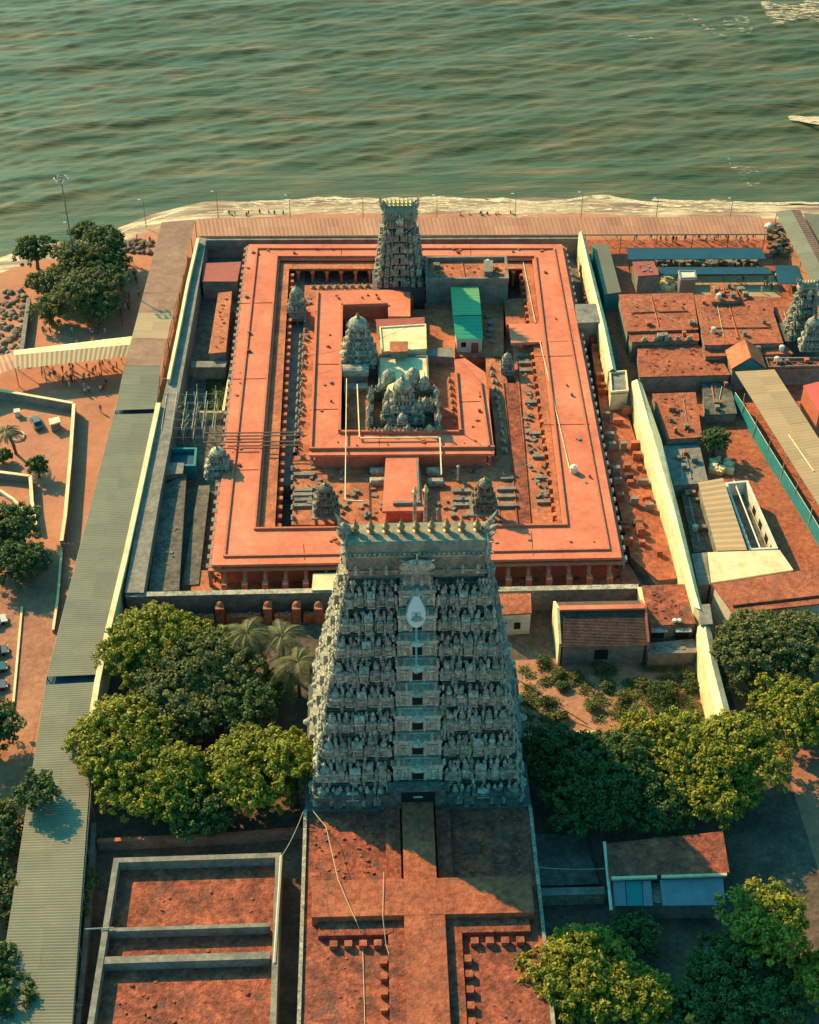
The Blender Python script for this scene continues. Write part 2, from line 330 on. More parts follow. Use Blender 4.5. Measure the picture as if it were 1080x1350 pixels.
fade = np.clip((Y - SHV[None, :] + 3) / 26, .12, 1); Z *= fade; Z = Z - 1.3
edge = np.minimum(1, np.minimum(np.minimum(X + 175, 195 - X) / 25, (495 - Y) / 30)); Z = -1.3 + (Z + 1.3) * np.clip(edge, 0, 1)
vs = np.stack([X, Y, Z], -1).reshape(-1, 3); idx = np.arange(nx * ny).reshape(ny, nx)
fs = np.stack([idx[:-1, :-1], idx[:-1, 1:], idx[1:, 1:], idx[1:, :-1]], -1).reshape(-1, 4)
n0 = len(vs); B = 5000
ex = np.array([(-175, 262, -1.3), (195, 262, -1.3), (195, 495, -1.3), (-175, 495, -1.3), (-B, -B, -1.3), (B, -B, -1.3), (B, B, -1.3), (-B, B, -1.3)], float)
vs = np.vstack([vs, ex]); fs = [tuple(q) for q in fs.tolist()] + [(n0 + 4, n0 + 5, n0 + 1, n0), (n0 + 5, n0 + 6, n0 + 2, n0 + 1), (n0 + 6, n0 + 7, n0 + 3, n0 + 2), (n0 + 7, n0 + 4, n0, n0 + 3)]
me = bpy.data.meshes.new('sea'); me.from_pydata(vs.tolist(), [], fs); me.polygons.foreach_set('use_smooth', [True] * len(fs)); me.update()
m = mat('sea_water', [(.038, .060, .024), (.068, .086, .032), (.115, .105, .042), (.24, .165, .070)], .17, .38, 0, stretch=(.22, 1.7, 1), detail=9, spec=.45, lo=.30, hi=.72)
b_ = m.node_tree.nodes['Principled BSDF']; b_.inputs['IOR'].default_value = 1.33
nb = m.node_tree.nodes.new('ShaderNodeTexNoise'); nb.inputs['Scale'].default_value = 1.0; nb.inputs['Detail'].default_value = 6
mpn = [n for n in m.node_tree.nodes if n.type == 'MAPPING'][0]; bpn = m.node_tree.nodes.new('ShaderNodeBump'); bpn.inputs['Strength'].default_value = .7; bpn.inputs['Distance'].default_value = .35
m.node_tree.links.new(mpn.outputs[0], nb.inputs[0]); m.node_tree.links.new(nb.outputs[0], bpn.inputs['Height']); m.node_tree.links.new(bpn.outputs[0], b_.inputs['Normal'])
me.materials.append(m); o = bpy.data.objects.new('sea', me); C.objects.link(o); o['kind'] = 'structure'; o['label'] = 'green sea with long low swells'; o['category'] = 'sea'
# foam: lacy breaker lines near the beach and white caps further out
fm = mat('sea_foam', [(.60, .41, .24), (.86, .68, .46)], .6, .7, .5, 3, fine=(1.6, .75))
nt_ = fm.node_tree; al = nt_.nodes.new('ShaderNodeTexNoise'); al.inputs['Scale'].default_value = .9; al.inputs['Detail'].default_value = 10; al.inputs['Roughness'].default_value = .75
ar = nt_.nodes.new('ShaderNodeValToRGB'); ar.color_ramp.elements[0].position = .47; ar.color_ramp.elements[1].position = .58
gg = nt_.nodes.new('ShaderNodeNewGeometry'); mp_ = nt_.nodes.new('ShaderNodeMapping'); mp_.inputs['Scale'].default_value = (.45, 1.4, 1)
nt_.links.new(gg.outputs['Position'], mp_.inputs[0]); nt_.links.new(mp_.outputs[0], al.inputs[0]); nt_.links.new(al.outputs[0], ar.inputs[0]); nt_.links.new(ar.outputs[0], nt_.nodes['Principled BSDF'].inputs['Alpha'])
fm2 = fm.copy(); fm2.node_tree.nodes[ar.name].color_ramp.elements[0].position = .38; fm2.node_tree.nodes[ar.name].color_ramp.elements[1].position = .50
fm3 = fm.copy(); fm3.node_tree.nodes[ar.name].color_ramp.elements[0].position = .55; fm3.node_tree.nodes[ar.name].color_ramp.elements[1].position = .64
M['foam'] = fm; M['foamd'] = fm2; M['foaml'] = fm3
def foam(pxs, w0, z, name, label, dense=True, seed=1, mt=None):
    b = MB(); pts = [P(x, y, z) for x, y in pxs]; fine = []
    for a, c in zip(pts, pts[1:]):
        k = max(2, int(math.hypot(c[0] - a[0], c[1] - a[1]) / 1.2))
        fine += [(a[0] + (c[0] - a[0]) * i / k, a[1] + (c[1] - a[1]) * i / k) for i in range(k)]
    fine.append(pts[-1][:2]); n = len(fine)
    for i in range(n - 1):
        def hw(j): return w0 * (.25 + .75 * math.sin(math.pi * (j + .5) / n) ** .4) * max(.55, 1 + .3 * noise1(fine[j][0], seed, 6, .03))
        def off(j): return .5 * noise1(fine[j][0] + 50, seed + 9, 6, .02)
        a, c = fine[i], fine[i + 1]; p, q = hw(i), hw(i + 1); u, v = off(i), off(i + 1)
        if z < -.6: zf = lambda x, y: max(-1.12, -2.4 * min(1, max(0, (y - shore(x) + 9) / 17))) + .05
        else: zf = lambda x, y: z
        m_ = 3
        for k in range(m_):
            f0, f1 = -1 + 2 * k / m_, -1 + 2 * (k + 1) / m_
            b.face([(x_, y_, zf(x_, y_)) for x_, y_ in ((a[0], a[1] + u + f0 * max(.1, p)), (c[0], c[1] + v + f0 * max(.1, q)), (c[0], c[1] + v + f1 * max(.1, q)), (a[0], a[1] + u + f1 * max(.1, p)))])
    o = b.build(name, mt if mt else 'foamd' if dense else 'foam' if z < -.6 else 'foaml'); o['kind'] = 'stuff'; o['label'] = label; o['category'] = 'foam'
foam([(1008, 14), (1040, 16), (1100, 14), (1250, 10)], 10, -.45, 'foam', 'large white breaker in the upper right corner of the sea', mt='foam')
foam([(1040, 155), (1070, 156), (1130, 158)], 1.4, -.4, 'foam', 'small white breaker cresting at the right edge of the sea')
foam([(900, 22), (950, 40), (990, 30)], 5, -.45, 'foam', 'thin lacy foam left of the large breaker', False, 4)
foam([(962, 216), (980, 230), (1000, 226)], 4, -.55, 'foam', 'lacy foam patch on the green water in front of the beach', False, 6)
foam([(820, 46), (860, 50)], 1.4, -.5, 'foam', 'faint foam streak in the upper right water', False, 8)
foam([(330, 268), (420, 259), (470, 266), (520, 261), (600, 262), (660, 268)], .8, -.98, 'foam', 'wavy foam line at the water edge above the small gateway tower', True, 11)
foam([(640, 262), (700, 266), (760, 262), (800, 262), (860, 270), (900, 272)], .9, -.98, 'foam', 'wavy foam line at the water edge right of the small tower', True, 12)
foam([(860, 264), (920, 268), (1000, 265), (1100, 268)], .55, -.98, 'foam', 'thin foam line at the water edge near the right gallery', True, 13)
foam([(320, 276), (420, 272), (520, 275), (640, 277), (760, 278)], 3.4, -.66, 'foam', 'broad golden wash of foam over the wet sand', False, 14)
foam([(262, 282), (330, 279), (400, 280), (480, 281)], 1.6, -.7, 'foam', 'lacy wash on the wet sand behind the left half of the orange walkway', False, 21)
foam([(560, 270), (640, 271), (740, 272), (840, 278), (1000, 272)], 2.2, -.7, 'foam', 'lacy wash of foam over the sand right of the smaller tower', False, 22)
foam([(300, 270), (380, 266), (460, 270), (540, 268)], 1.6, -.7, 'foam', 'lacy wash of foam at the water edge left of the smaller tower', False, 23)
foam([(900, 277), (960, 273), (1010, 276)], 2.6, -.7, 'foam', 'golden wash of foam on the sand near the right gallery', False, 15)
foam([(-60, 366), (0, 344), (50, 330), (110, 324), (150, 311), (200, 291), (250, 275)], .8, -1.0, 'foam', 'thin foam line along the curving shore on the left', True, 16)
# ground sheet with a sloping beach edge
b = MB(); xs = [-3000, -1500, -700] + [x * 2.0 - 240 for x in range(260)] + [500, 1500, 3000]
for a, c in zip(xs, xs[1:]):
    ya, yc = shore(a), shore(c); 
    b.mat(0).face([(a, -3000, 0), (c, -3000, 0), (c, yc - 9, 0), (a, ya - 9, 0)])
    for k in range(6):
        t0, t1 = k / 6, (k + 1) / 6; f0 = lambda t: -2.4 * t
        b.mat(1).face([(a, ya - 9 + 17 * t0, f0(t0)), (c, yc - 9 + 17 * t0, f0(t0)), (c, yc - 9 + 17 * t1, f0(t1)), (a, ya - 9 + 17 * t1, f0(t1))])
BE = b; struct(b, 'ground', ['plaza', 'sand'], 'sunlit sandy ground and wet beach', base=(0, 0, 0))
lay = [.004]
def patch(name, px, m, label=None, pts=None):
    lay[0] += .004; b = MB(); sheet(b, pts or [P(x, y, 0) for x, y in px], lay[0]); return struct(b, name, m, label, base=(0, 0, 0))
patch('courtyard_floor', [(262, 318), (772, 316), (905, 775), (160, 790)], 'court', 'dark stone paving round the shrine')
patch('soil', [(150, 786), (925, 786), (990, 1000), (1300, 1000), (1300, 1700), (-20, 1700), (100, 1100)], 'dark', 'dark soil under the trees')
patch('garden_soil', [(650, 872), (745, 868), (930, 862), (965, 945), (960, 985), (660, 985)], 'groundr', 'red soil of the walled garden')
patch('lane', [(950, 850), (1010, 930), (1140, 1340), (1300, 1340), (1300, 820), (1080, 790)], 'groundr', 'reddish lane beyond the trees')
patch('yard', [(772, 316), (1030, 316), (1100, 480), (1160, 800), (910, 800)], 'brick2', 'red earth yard')
patch('yard_paving', [(842, 366), (1020, 363), (1030, 392), (838, 398)], 'tan', 'pale yard paving')
patch('path', [(-60, 850), (25, 745), (92, 745), (84, 800), (48, 960), (12, 1160), (-60, 1160)], 'groundr', 'worn footpath beside the covered walkway')
# ---------------------------------------------------------------- long covered galleries
def posts_along(t, a, b, z, step=5, r=.09, m='metal', n=None):
    a, b = Vector(a), Vector(b); L = (b - a).length; n = n or max(2, int(L / step)); pb = None
    for i in range(n + 1):
        q = a.lerp(b, i / n)
        if pb is None: mb = MB(); mb.tube((q.x, q.y, 0), (q.x, q.y, z), r, n=5); pb = mb.build('post', m, t); first = q.copy(); 
        else:
            o = pb.copy(); C.objects.link(o); o.parent = t; o.location = (q.x - first.x, q.y - first.y, 0)
t = thing('covered_walkway', 'very long covered walkway with an olive ribbed sheet roof running down the left side', 'walkway', P(120, 800, 0))
ZG = 5.2
def seg(m, L0, R0, L1, R1, z=ZG, step=.42, amp=.022):
    b = MB(); corrug(b, P(*L0, z), P(*L1, z), P(*R0, z), P(*R1, z), step, amp); return b.build('roof_sheet', m, t)
seg('rust', (213, 293), (258, 289), (190, 386), (236, 386))
seg('rust', (190, 386.6), (236, 386.6), (183, 412), (228, 412), ZG + .03)
seg('tan', (183, 412), (228, 412), (174, 446), (221, 446), ZG)
seg('rust', (174, 446.5), (221, 446.5), (164, 482), (212, 482), ZG + .04)
seg('olive', (164, 482), (212, 482), (152, 541), (206, 539))
seg('olive', (150, 546.5), (204, 545), (62, 892), (133, 889), ZG + .02)
seg('olive', (60, 903), (128, 899), (-28, 1480), (86, 1480), ZG + .02)
b = MB()
for px in ([(154, 537), (204, 535), (203, 549), (152, 551)], [(63, 888), (130, 886), (128, 903), (60, 905)]): b.prism(PP(px, ZG - .9), ZG - 1.0, ZG - .9)
b.build('vent_slot', 'blue', t)
for line in ([(214, 294), (190, 386), (174, 446), (152, 541), (62, 892), (-27, 1478)], [(257, 290), (236, 386), (221, 446), (205, 539), (132, 889), (86, 1478)]):
    g = [P(x, y, ZG - .16) for x, y in line]; b = MB()
    for p, q in zip(g, g[1:]): b.tube(p, q, .08, n=4)
    b.build('eave_beam', 'metal', t)
    for p, q in zip(g, g[1:]): posts_along(t, p, q, ZG - .15, 7)
# back gallery by the beach
t = thing('covered_walkway', 'covered walkway with an orange ribbed roof along the beach behind the temple', 'walkway', P(600, 305, 0))
b = MB(); corrug(b, P(259, 288.5, 5.4), P(1003, 285.5, 5.4), P(263, 311, 4.6), P(1011, 308, 4.6), .9, .02); b.build('roof_sheet', 'orangesheet', t)
b = MB(); b.tube(P(263, 312, 4.5), P(1011, 309, 4.5), .16, n=4); b.build('eave_beam', 'tan', t)
posts_along(t, P(264, 289, 5), P(1000, 286, 5), 4.9, 7); posts_along(t, P(772, 309, 4.4), P(1009, 308.5, 4.4), 4.4, 6.5)
a, c = Vector(P(772, 309, 4.4)), Vector(P(1009, 308.5, 4.4)); b = MB(); n = 11
for i in range(n):
    p, q = a.lerp(c, i / n), a.lerp(c, (i + 1) / n)
    if i % 2: b.tube((p.x, p.y, .6), (q.x, q.y, 4.2), .045, n=4); b.tube((p.x, p.y, 4.2), (q.x, q.y, .6), .045, n=4)
b.tube((a.x, a.y, 1.1), (c.x, c.y, 1.1), .05, n=4); b.build('cross_brace', 'metal', t)
# short walkway joining the plaza
t = thing('covered_walkway', 'short covered walkway with a pale tan roof crossing the plaza toward the beach', 'walkway', P(80, 480, 0))
b = MB(); corrug(b, P(18, 462, 4.3), P(176, 443, 4.3), P(18, 468, 4.9), P(175, 454, 4.9), 1.2, .02); b.build('roof_sheet', 'cream', t)
b = MB(); corrug(b, P(18, 468, 4.9), P(175, 454, 4.9), P(19, 487, 4.3), P(170, 470, 4.3), .9, .03); b.build('roof_sheet', 'tan', t)
b = MB(); corrug(b, P(-60, 487, 4.3), P(18, 464, 4.5), P(-60, 515, 4.2), P(28, 483, 4.4), .9, .03); b.build('roof_sheet', 'orangesheet', t)
posts_along(t, P(20, 464, 4.3), P(172, 446, 4.3), 4.2, 5); posts_along(t, P(20, 485, 4.3), P(168, 470, 4.3), 4.2, 5)
# right galleries
t = thing('covered_walkway', 'covered walkway with a brown ribbed roof in the upper right corner', 'walkway', P(1060, 340, 0))
b = MB(); corrug(b, P(1022, 279, 5.4), P(1105, 440, 5.4), P(1043, 276, 6.3), P(1129, 440, 6.3), .8, .03); b.build('roof_sheet', 'olive', t)
b = MB(); corrug(b, P(1043, 276, 6.3), P(1129, 440, 6.3), P(1055, 277, 5.6), P(1143, 440, 5.6), .8, .04); b.build('roof_sheet', 'rust', t)
posts_along(t, P(1024, 282, 5), P(1104, 438, 5), 5, 6); posts_along(t, P(1053, 279, 5), P(1140, 438, 5), 5, 6)
building('shed', 'dark green roofed building at the upper right edge beside the brown walkway', 'building', [(1060, 281), (1090, 283), (1140, 350), (1098, 350)], 5, 'concrete', 'olive')
t = thing('covered_walkway', 'wide tan roofed canopy slanting down the right edge above a teal fence', 'walkway', P(1040, 600, 0))
b = MB(); corrug(b, P(969, 490, 6.5), P(1112, 718, 6.5), P(1021, 487, 6.5), P(1160, 703, 6.5), .8, .012); b.build('roof_sheet', 'tan', t)
b = MB(); b.tube(P(1040, 573, 6.6), P(1073, 621, 6.6), .12, n=4); b.build('ridge_strip', 'cream', t)
b = MB(); b.prism(PP([(969.5, 490.5), (1111, 717), (1158, 702), (1020, 488)], 6.4), 6.25, 6.4); b.build('roof_frame', 'metal', t)
a = [(982, 519, 977, 550), (1000, 545, 992, 577), (1018, 573, 1009, 604), (1036, 602, 1028, 635), (1054, 630, 1045, 662), (1073, 661, 1065, 695)]
b = MB()
for x0, y0, x1, y1 in a:
    p = P(x0, y0, 6.3); b.tube(p, P(x1, y1, 0), .07, n=5)
    b.build('strut', 'pipe', t); b = MB()
t = thing('fence', 'teal sheet metal fence below the wide tan canopy', 'fence', P(1020, 620, 0))
b = MB(); g = [P(x, y, 0) for x, y in ((966, 535), (977, 551), (1009, 605), (1045, 663), (1066, 697), (1090, 738))]
for p, q in zip(g, g[1:]):
    dx, dy = q[0] - p[0], q[1] - p[1]; l = math.hypot(dx, dy); nx_, ny_ = -dy / l * .12, dx / l * .12; b.prism([p, q, (q[0] + nx_, q[1] + ny_), (p[0] + nx_, p[1] + ny_)], 0, 3.1)
b.build('panel', 'teal', t)
b = MB()
for p, q in zip(g, g[1:]): b.tube((p[0], p[1] - .05, 3.15), (q[0], q[1] - .05, 3.15), .06, n=4)
b.build('top_rail', 'metal', t)
# ---------------------------------------------------------------- compound walls
def wall(name, label, top, z, m, coping=None, z0=0, cat='wall'):
    """top: ring of px points at height z"""
    pts = PP(top, z); c = cen(pts); t = thing(name, label, cat, (c[0], c[1], z0)); b = MB(); b.prism(pts, z0, z - .12); b.build('wall_body', m, t)
    b = MB(); b.prism(inset(pts, -.06), z - .12, z + .03); b.build('coping', coping or m, t); return t
def line_wall(name, label, pxs, w_, z, m, coping, cat='wall', z0=0):
    g = [P(x, y, z) for x, y in pxs]; t = thing(name, label, cat, (g[0][0], g[0][1], z0)); b = MB(); k = MB()
    for p, q in zip(g, g[1:]):
        dx, dy = q[0] - p[0], q[1] - p[1]; l = math.hypot(dx, dy); ux, uy = dx / l, dy / l; 
        def rg(e, h): return [(p[0] - ux * e - uy * h, p[1] - uy * e + ux * h), (q[0] + ux * e - uy * h, q[1] + uy * e + ux * h), (q[0] + ux * e + uy * h, q[1] + uy * e - ux * h), (p[0] - ux * e + uy * h, p[1] - uy * e - ux * h)]
        b.prism(rg(0, w_ / 2), z0, z - .1); k.prism(rg(.0, w_ / 2 + .05), z - .1, z + .03)
    b.build('wall_body', m, t); k.build('coping', coping, t); return t
line_wall('boundary_wall', 'long cream topped parapet along the right edge of the olive walkway', [(209, 531), (189, 625), (165, 735), (142, 832), (128, 900), (118, 965)], .75, 5.6, 'cream', 'cream')
line_wall('boundary_wall', 'thin cream parapet beside the brown stretch of the walkway', [(261, 314), (247, 375), (236, 432), (222, 500)], .5, 5.9, 'cream', 'cream')
wall('rampart', 'wide grey wall walk between the olive walkway and the sunken court', [(264, 314), (272, 314), (254, 420), (234, 530), (211, 650), (189, 781), (165, 781), (188, 650), (213, 534), (238, 432)], 4.8, 'concrete')
line_wall('boundary_wall', 'dark grey wall below the orange walkway at the back of the temple', [(266, 315), (520, 314), (764, 313)], 1.0, 4.2, 'concrete', 'concrete')
# the tall cream wall to the right of the temple
def slope_wall(name, label, tl, tr, z, butt=0):
    pts = PP(tl + tr[::-1], z); c = cen(pts); t = thing(name, label, 'wall', (c[0], c[1], 0)); b = MB(); b.prism(pts, 0, z); b.build('wall_body', 'cream', t)
    b = MB(); a = PP(tl, z); d_ = PP(tr, z); pk = []
    for i in range(len(a) - 1):
        p, q, r_, s_ = a[i], a[i + 1], d_[i + 1], d_[i]; mp0 = ((p[0] * .5 + s_[0] * .5), (p[1] * .5 + s_[1] * .5)); mp1 = ((q[0] * .5 + r_[0] * .5), (q[1] * .5 + r_[1] * .5))
        b.face([(p[0], p[1], z + .01), (q[0], q[1], z + .01), (mp1[0], mp1[1], z + .7), (mp0[0], mp0[1], z + .7)][::-1])
        b.face([(mp0[0], mp0[1], z + .7), (mp1[0], mp1[1], z + .7), (r_[0], r_[1], z + .01), (s_[0], s_[1], z + .01)][::-1])
    b.build('sloped_coping', 'cream', t); return t
slope_wall('high_wall', 'tall cream wall with a sunlit face, nearer half, right of the temple court', [(833, 503), (845, 562), (884, 685), (906, 768), (915, 800)], [(846, 505), (872, 580), (902, 700), (923, 790), (930, 815)], 6.6)
slope_wall('high_wall', 'tall cream wall, farther half, right of the temple court', [(763, 308), (776, 375), (792, 440), (802, 490)], [(769, 308), (786, 372), (802, 436), (813, 490)], 6.4)
slope_wall('high_wall', 'last short length of tall cream wall ending among the trees', [(920, 826), (929, 880), (945, 945)], [(936, 822), (947, 880), (963, 940)], 6.0)
building('wall_tower', 'small square cream tower joining the two halves of the tall wall', 'tower', [(803, 492), (826, 490), (829, 517), (805, 519)], 6.0, 'cream', 'concrete', parapet=.4)
building('wall_tower', 'small weathered block straddling the tall wall beside the garden', 'tower', [(921, 797), (936, 796), (940, 822), (924, 824)], 6.9, 'concrete', 'concrete')
# ---------------------------------------------------------------- the red shrine: outer ring
def lerp2(a, b, t): return (a[0] + (b[0] - a[0]) * t, a[1] + (b[1] - a[1]) * t)
ZR = 6.0
oF = [(328, 322), (741, 322), (820, 735), (279, 745)]            # far-left, far-right, near-right, near-left
t = thing('pillared_hall', 'great square ring hall with a bright orange red flat roof around the inner courts', 'temple hall', P(550, 560, 0))
O = PP(oF, ZR); Iv = PP([(369, 341), (702, 341), (742, 690), (341, 695)], ZR); Iw = PP([(381, 350), (689, 350), (737, 690), (362, 693)], ZR)
b = MB(); ring(b, O, Iv, ZR - .5, ZR); b.build('roof', 'red', t)
b = MB(); ring(b, inset(O, 1.1), inset(Iv, -1.0), 0, ZR - .5); b.build('wall', 'redwall', t)
b = MB(); I2 = inset(Iv, .02); ring(b, I2, Iw, ZR - 1.15, ZR - .75); b.build('inner_ledge', 'redfloor', t)
b = MB(); ring(b, inset(O, 1.7), inset(O, 2.05), ZR - .003, ZR + .32); b.build('kerb', 'redwall', t)
b = MB(); ring(b, inset(Iv, -.75), inset(Iv, -.4), ZR - .003, ZR + .4); b.build('inner_kerb', 'redwall', t)
b = MB(); ring(b, inset(O, -.55), inset(O, .001), ZR - 1.0, ZR - .7); b.build('eave', 'redwall', t)
def rowof(t, name, m, mk, a, c, n, parent_loc=(0, 0, 0), s=0, e=1, mats=None):
    """n copies of a small mesh between a and c; mk(mb) models it at the origin"""
    first = None; ang = math.atan2(c[1] - a[1], c[0] - a[0]); base = OR[t.name]
    for i in range(n):
        k = s + (e - s) * (i + .5) / n; q = (a[0] + (c[0] - a[0]) * k, a[1] + (c[1] - a[1]) * k, a[2] + (c[2] - a[2]) * k)
        if first is None:
            b = MB(); mk(b); me = b.build(name, mats or m, None, base=(0, 0, 0)); me.parent = t; first = me
            o = me
        else: o = first.copy(); C.objects.link(o); o.parent = t
        o.location = (q[0] - base[0], q[1] - base[1], q[2] - base[2]); o.rotation_euler = (0, 0, ang)
def bracket(b): b.box(0, -.1, -2.2, .8, .9, 2.2); b.tube((0, -.3, -.5), (0, -1.9, -1.5), .32, .3, 6); b.box(0, -2.3, -5.1, .9, 1.2, 3.7, 0, 1, .75); b.box(0, -2.3, -1.42, 1.0, 1.1, .22, 0, .8, .8)
def pillar(b): b.box(0, 0, -4.9, .6, .6, 4.3, 0, .8, .8); b.box(0, 0, -.6, .95, .95, .55); b.box(0, 0, -5, 1, 1, .5)
def bull(b):
    b.box(0, 0, 0, 1.0, .6, .18); b.lathe(0, 0, .15, [(.3, 0), (.38, .18), (.3, .42), (.08, .52)], 7, 1.25, .75)
    b.tube((.3, 0, .4), (.52, 0, .75), .17, .13, 6); b.tube((.5, 0, .74), (.72, 0, .62), .13, .07, 6); b.tube((.45, .07, .8), (.42, .17, 1.0), .03, .01, 4); b.tube((.45, -.07, .8), (.42, -.17, 1.0), .03, .01, 4); b.lathe(-.05, 0, .6, [(.14, 0), (.1, .12), (.02, .18)], 6)
Oe = [(p[0], p[1], ZR - .9) for p in inset(O, .35)]
rowof(t, 'bracket', 'redwall', bracket, Oe[3], Oe[2], 20)
Ol = [(p[0], p[1], ZR - .6) for p in inset(O, -.5)]
rowof(t, 'pillar', 'concrete', pillar, Ol[0], Ol[3], 44); rowof(t, 'pillar', 'concrete', pillar, Ol[1], Ol[2], 40)
Ip = [(p[0], p[1], ZR - 1.15) for p in inset(Iw, .35)]
def pil2(b): b.box(0, 0, -3.4, .5, .5, 3.3); b.box(0, .25, -.55, .85, .8, .5)
rowof(t, 'inner_pillar', 'redfloor', pil2, Ip[0], Ip[1], 16); rowof(t, 'inner_pillar', 'redfloor', pil2, Ip[0], Ip[3], 34); rowof(t, 'inner_pillar', 'redfloor', pil2, Ip[1], Ip[2], 34)
b = MB(); z = 2.2; sheet(b, [P(x, y, z) for x, y in ((672, 428), (752, 427), (756, 448), (674, 452))], z)
q = PP([(671, 427), (752, 426), (757, 449), (674, 452)], ZR + .06); b = MB(); b.prism(q, ZR - .5, ZR + .06); b.build('cross_roof', 'red', t)
b = MB(); b.tube(P(712, 450, ZR + .1), P(751, 618, ZR + .1), .10, n=5); b.tube(P(690, 345, ZR - .6), P(706, 425, ZR - .6), .08, n=5); b.build('water_pipe', 'cream', t)
for px in ([(270, 378), (250, 470)],): pass
r5 = random.Random(44); RFO = bpy.data.objects['roof']
for i in range(46):
    k = r5.random(); side = r5.choice('lrnf'); px, py = {'l': (300 + (1 - k) * 35, 330 + k * 400), 'r': (722 + k * 70, 340 + k * 380), 'n': (300 + k * 500, 712), 'f': (345 + k * 380, 331)}[side]
    px += r5.uniform(-6, 6); py += r5.uniform(-4, 4); q = P(px, py, ZR); b = MB(); s_ = r5.uniform(.25, .7)
    b.box(q[0], q[1], ZR, s_, s_ * r5.uniform(.6, 1.4), r5.uniform(.12, .5), r5.uniform(0, 1)); b.build('roof_vent', r5.choice(('redfloor', 'brick', 'concrete')), t)
for px0, py0, px1, py1 in ((300, 500, 352, 499), (296, 620, 346, 619), (312, 400, 360, 399), (400, 718, 402, 738), (705, 470, 757, 469), (716, 560, 778, 559), (700, 700, 703, 732), (450, 325, 450, 338), (620, 324, 621, 338)):
    b = MB(); p_, q_ = P(px0, py0, ZR + .03), P(px1, py1, ZR + .03); b.tube(p_, q_, .07, n=4); b.build('roof_joint', 'brick', t)
# second ring gets the same later
# tank on the roof
q = P(756, 622, ZR); t2 = thing('water_tank', 'small white drum tank standing on the right arm of the red roof', 'tank', (q[0], q[1], ZR))
b = MB(); b.lathe(q[0], q[1], ZR, [(.62, 0), (.66, .1), (.66, 1.1), (.6, 1.2)], 14); b.build('drum', 'white', t2); b = MB(); b.lathe(q[0], q[1], ZR + 1.2, [(.5, 0), (.3, .14), (.1, .2)], 12); b.build('lid', 'white', t2)
# inner court floor (raised red terraces) with drains and slots
FL = PP([(384, 352), (687, 352), (737, 692), (386, 693)], 0)
t = thing('terrace', 'worn orange terrace of the inner court with slots, drains and low skylights', 'terrace', P(550, 560, 0)); ZF = 3.4
def terr(px, z=ZF, m='redfloor', nm='terrace_slab'):
    b = MB(); b.prism(PP(px, z), 0, z); return b.build(nm, m, t)
terr([(402, 376), (545, 374), (545, 392), (418, 392), (408, 600), (388, 692), (384, 692), (396, 560)])
terr([(386, 601), (655, 601), (660, 692), (386, 692)], ZF - .02)
terr([(640, 470), (664, 474), (700, 692), (661, 692), (652, 560)], ZF - .04)
terr([(676, 455), (712, 455), (740, 692), (700, 692)], ZF - .06)
terr([(664, 395), (692, 392), (702, 428), (668, 428)], ZF - .08)
terr([(455, 408), (600, 408), (600, 500), (615, 572), (455, 572)], ZF - .10)
terr([(560, 400), (664, 400), (664, 470), (600, 470)], ZF - .9, 'redfloor')
terr([(383, 354), (402, 354), (402, 376), (396, 560), (385, 601), (385, 640), (372, 640)], 2.5, 'concrete', 'lane_slab'); terr([(402, 352), (500, 352), (500, 374), (402, 375)], 2.4, 'court', 'lane_slab')
b = MB()
for x0, y0, x1 in [(388, 627, 415), (388, 648, 412), (388, 654, 412), (388, 661, 412), (388, 668, 411), (597, 649, 620), (597, 660, 619), (598, 667, 618), (660, 632, 677), (655, 646, 680), (655, 656, 680), (655, 668, 682), (680, 470, 702), (684, 480, 703), (686, 490, 705), (692, 532, 712), (698, 573, 717), (702, 603, 722), (706, 631, 726), (711, 663, 730), (405, 665, 412)]:
    p, q = P(x0, y0, ZF), P(x1, y0, ZF); b = MB(); b.box((p[0] + q[0]) / 2, p[1], ZF - .02, q[0] - p[0], .75, .5); b.build('skylight', 'concrete', t)
b = MB(); sheet(b, [P(x, y, ZF + .012) for x, y in ((663, 505), (682, 505), (699, 692), (681, 692))], ZF + .012); b.build('sunken_channel', 'brick', t)
b = MB(); b.tube(P(664, 505, ZF + .1), P(683, 692, ZF + .1), .16, n=4); b.tube(P(682, 475, ZF + .1), P(700, 692, ZF + .1), .12, n=4); b.build('drain_kerb', 'brick', t)
b = MB(); clutter(b, inset(PP([(386, 601), (655, 601), (660, 692), (386, 692)], ZF), 1), ZF, 130, .2, 1.0, .6, 3); clutter(b, inset(PP([(676, 455), (712, 455), (740, 692), (700, 692)], ZF), .6), ZF, 70, .2, .9, .5, 5); clutter(b, PP([(565, 405), (655, 405), (655, 465), (600, 465)], ZF - .9), ZF - .9, 60, .2, 1.4, .8, 6); clutter(b, inset(PP([(402, 376), (412, 376), (400, 560), (388, 690)], ZF), .1), ZF, 40, .2, .7, .6, 8); o = b.build('roof_rubble', 'concrete', t); o['kind'] = 'stuff'; o['label'] = 'loose rubble'
rows = [((403, 420), (393, 590), 14, 0), ((408, 380), (500, 378), 9, 0), ((655, 500), (664, 600), 9, 0), ((462, 412), (458, 560), 11, 0), ((386, 612), (386, 690), 6, 0), ((397, 440), (389, 600), 16, .0), ((646, 480), (668, 600), 12, 0), ((716, 455), (742, 685), 22, 0), ((592, 497), (600, 562), 7, 0), ((690, 350), (708, 425), 8, 0), ((392, 604), (500, 603), 8, 0), ((562, 603), (650, 601), 7, 0), ((455, 409), (510, 409), 6, 0)]
for a, c, n, _ in rows:
    rowof(t, 'bull_statue', 'stuccol', bull, P(*a, ZF), P(*c, ZF), n)
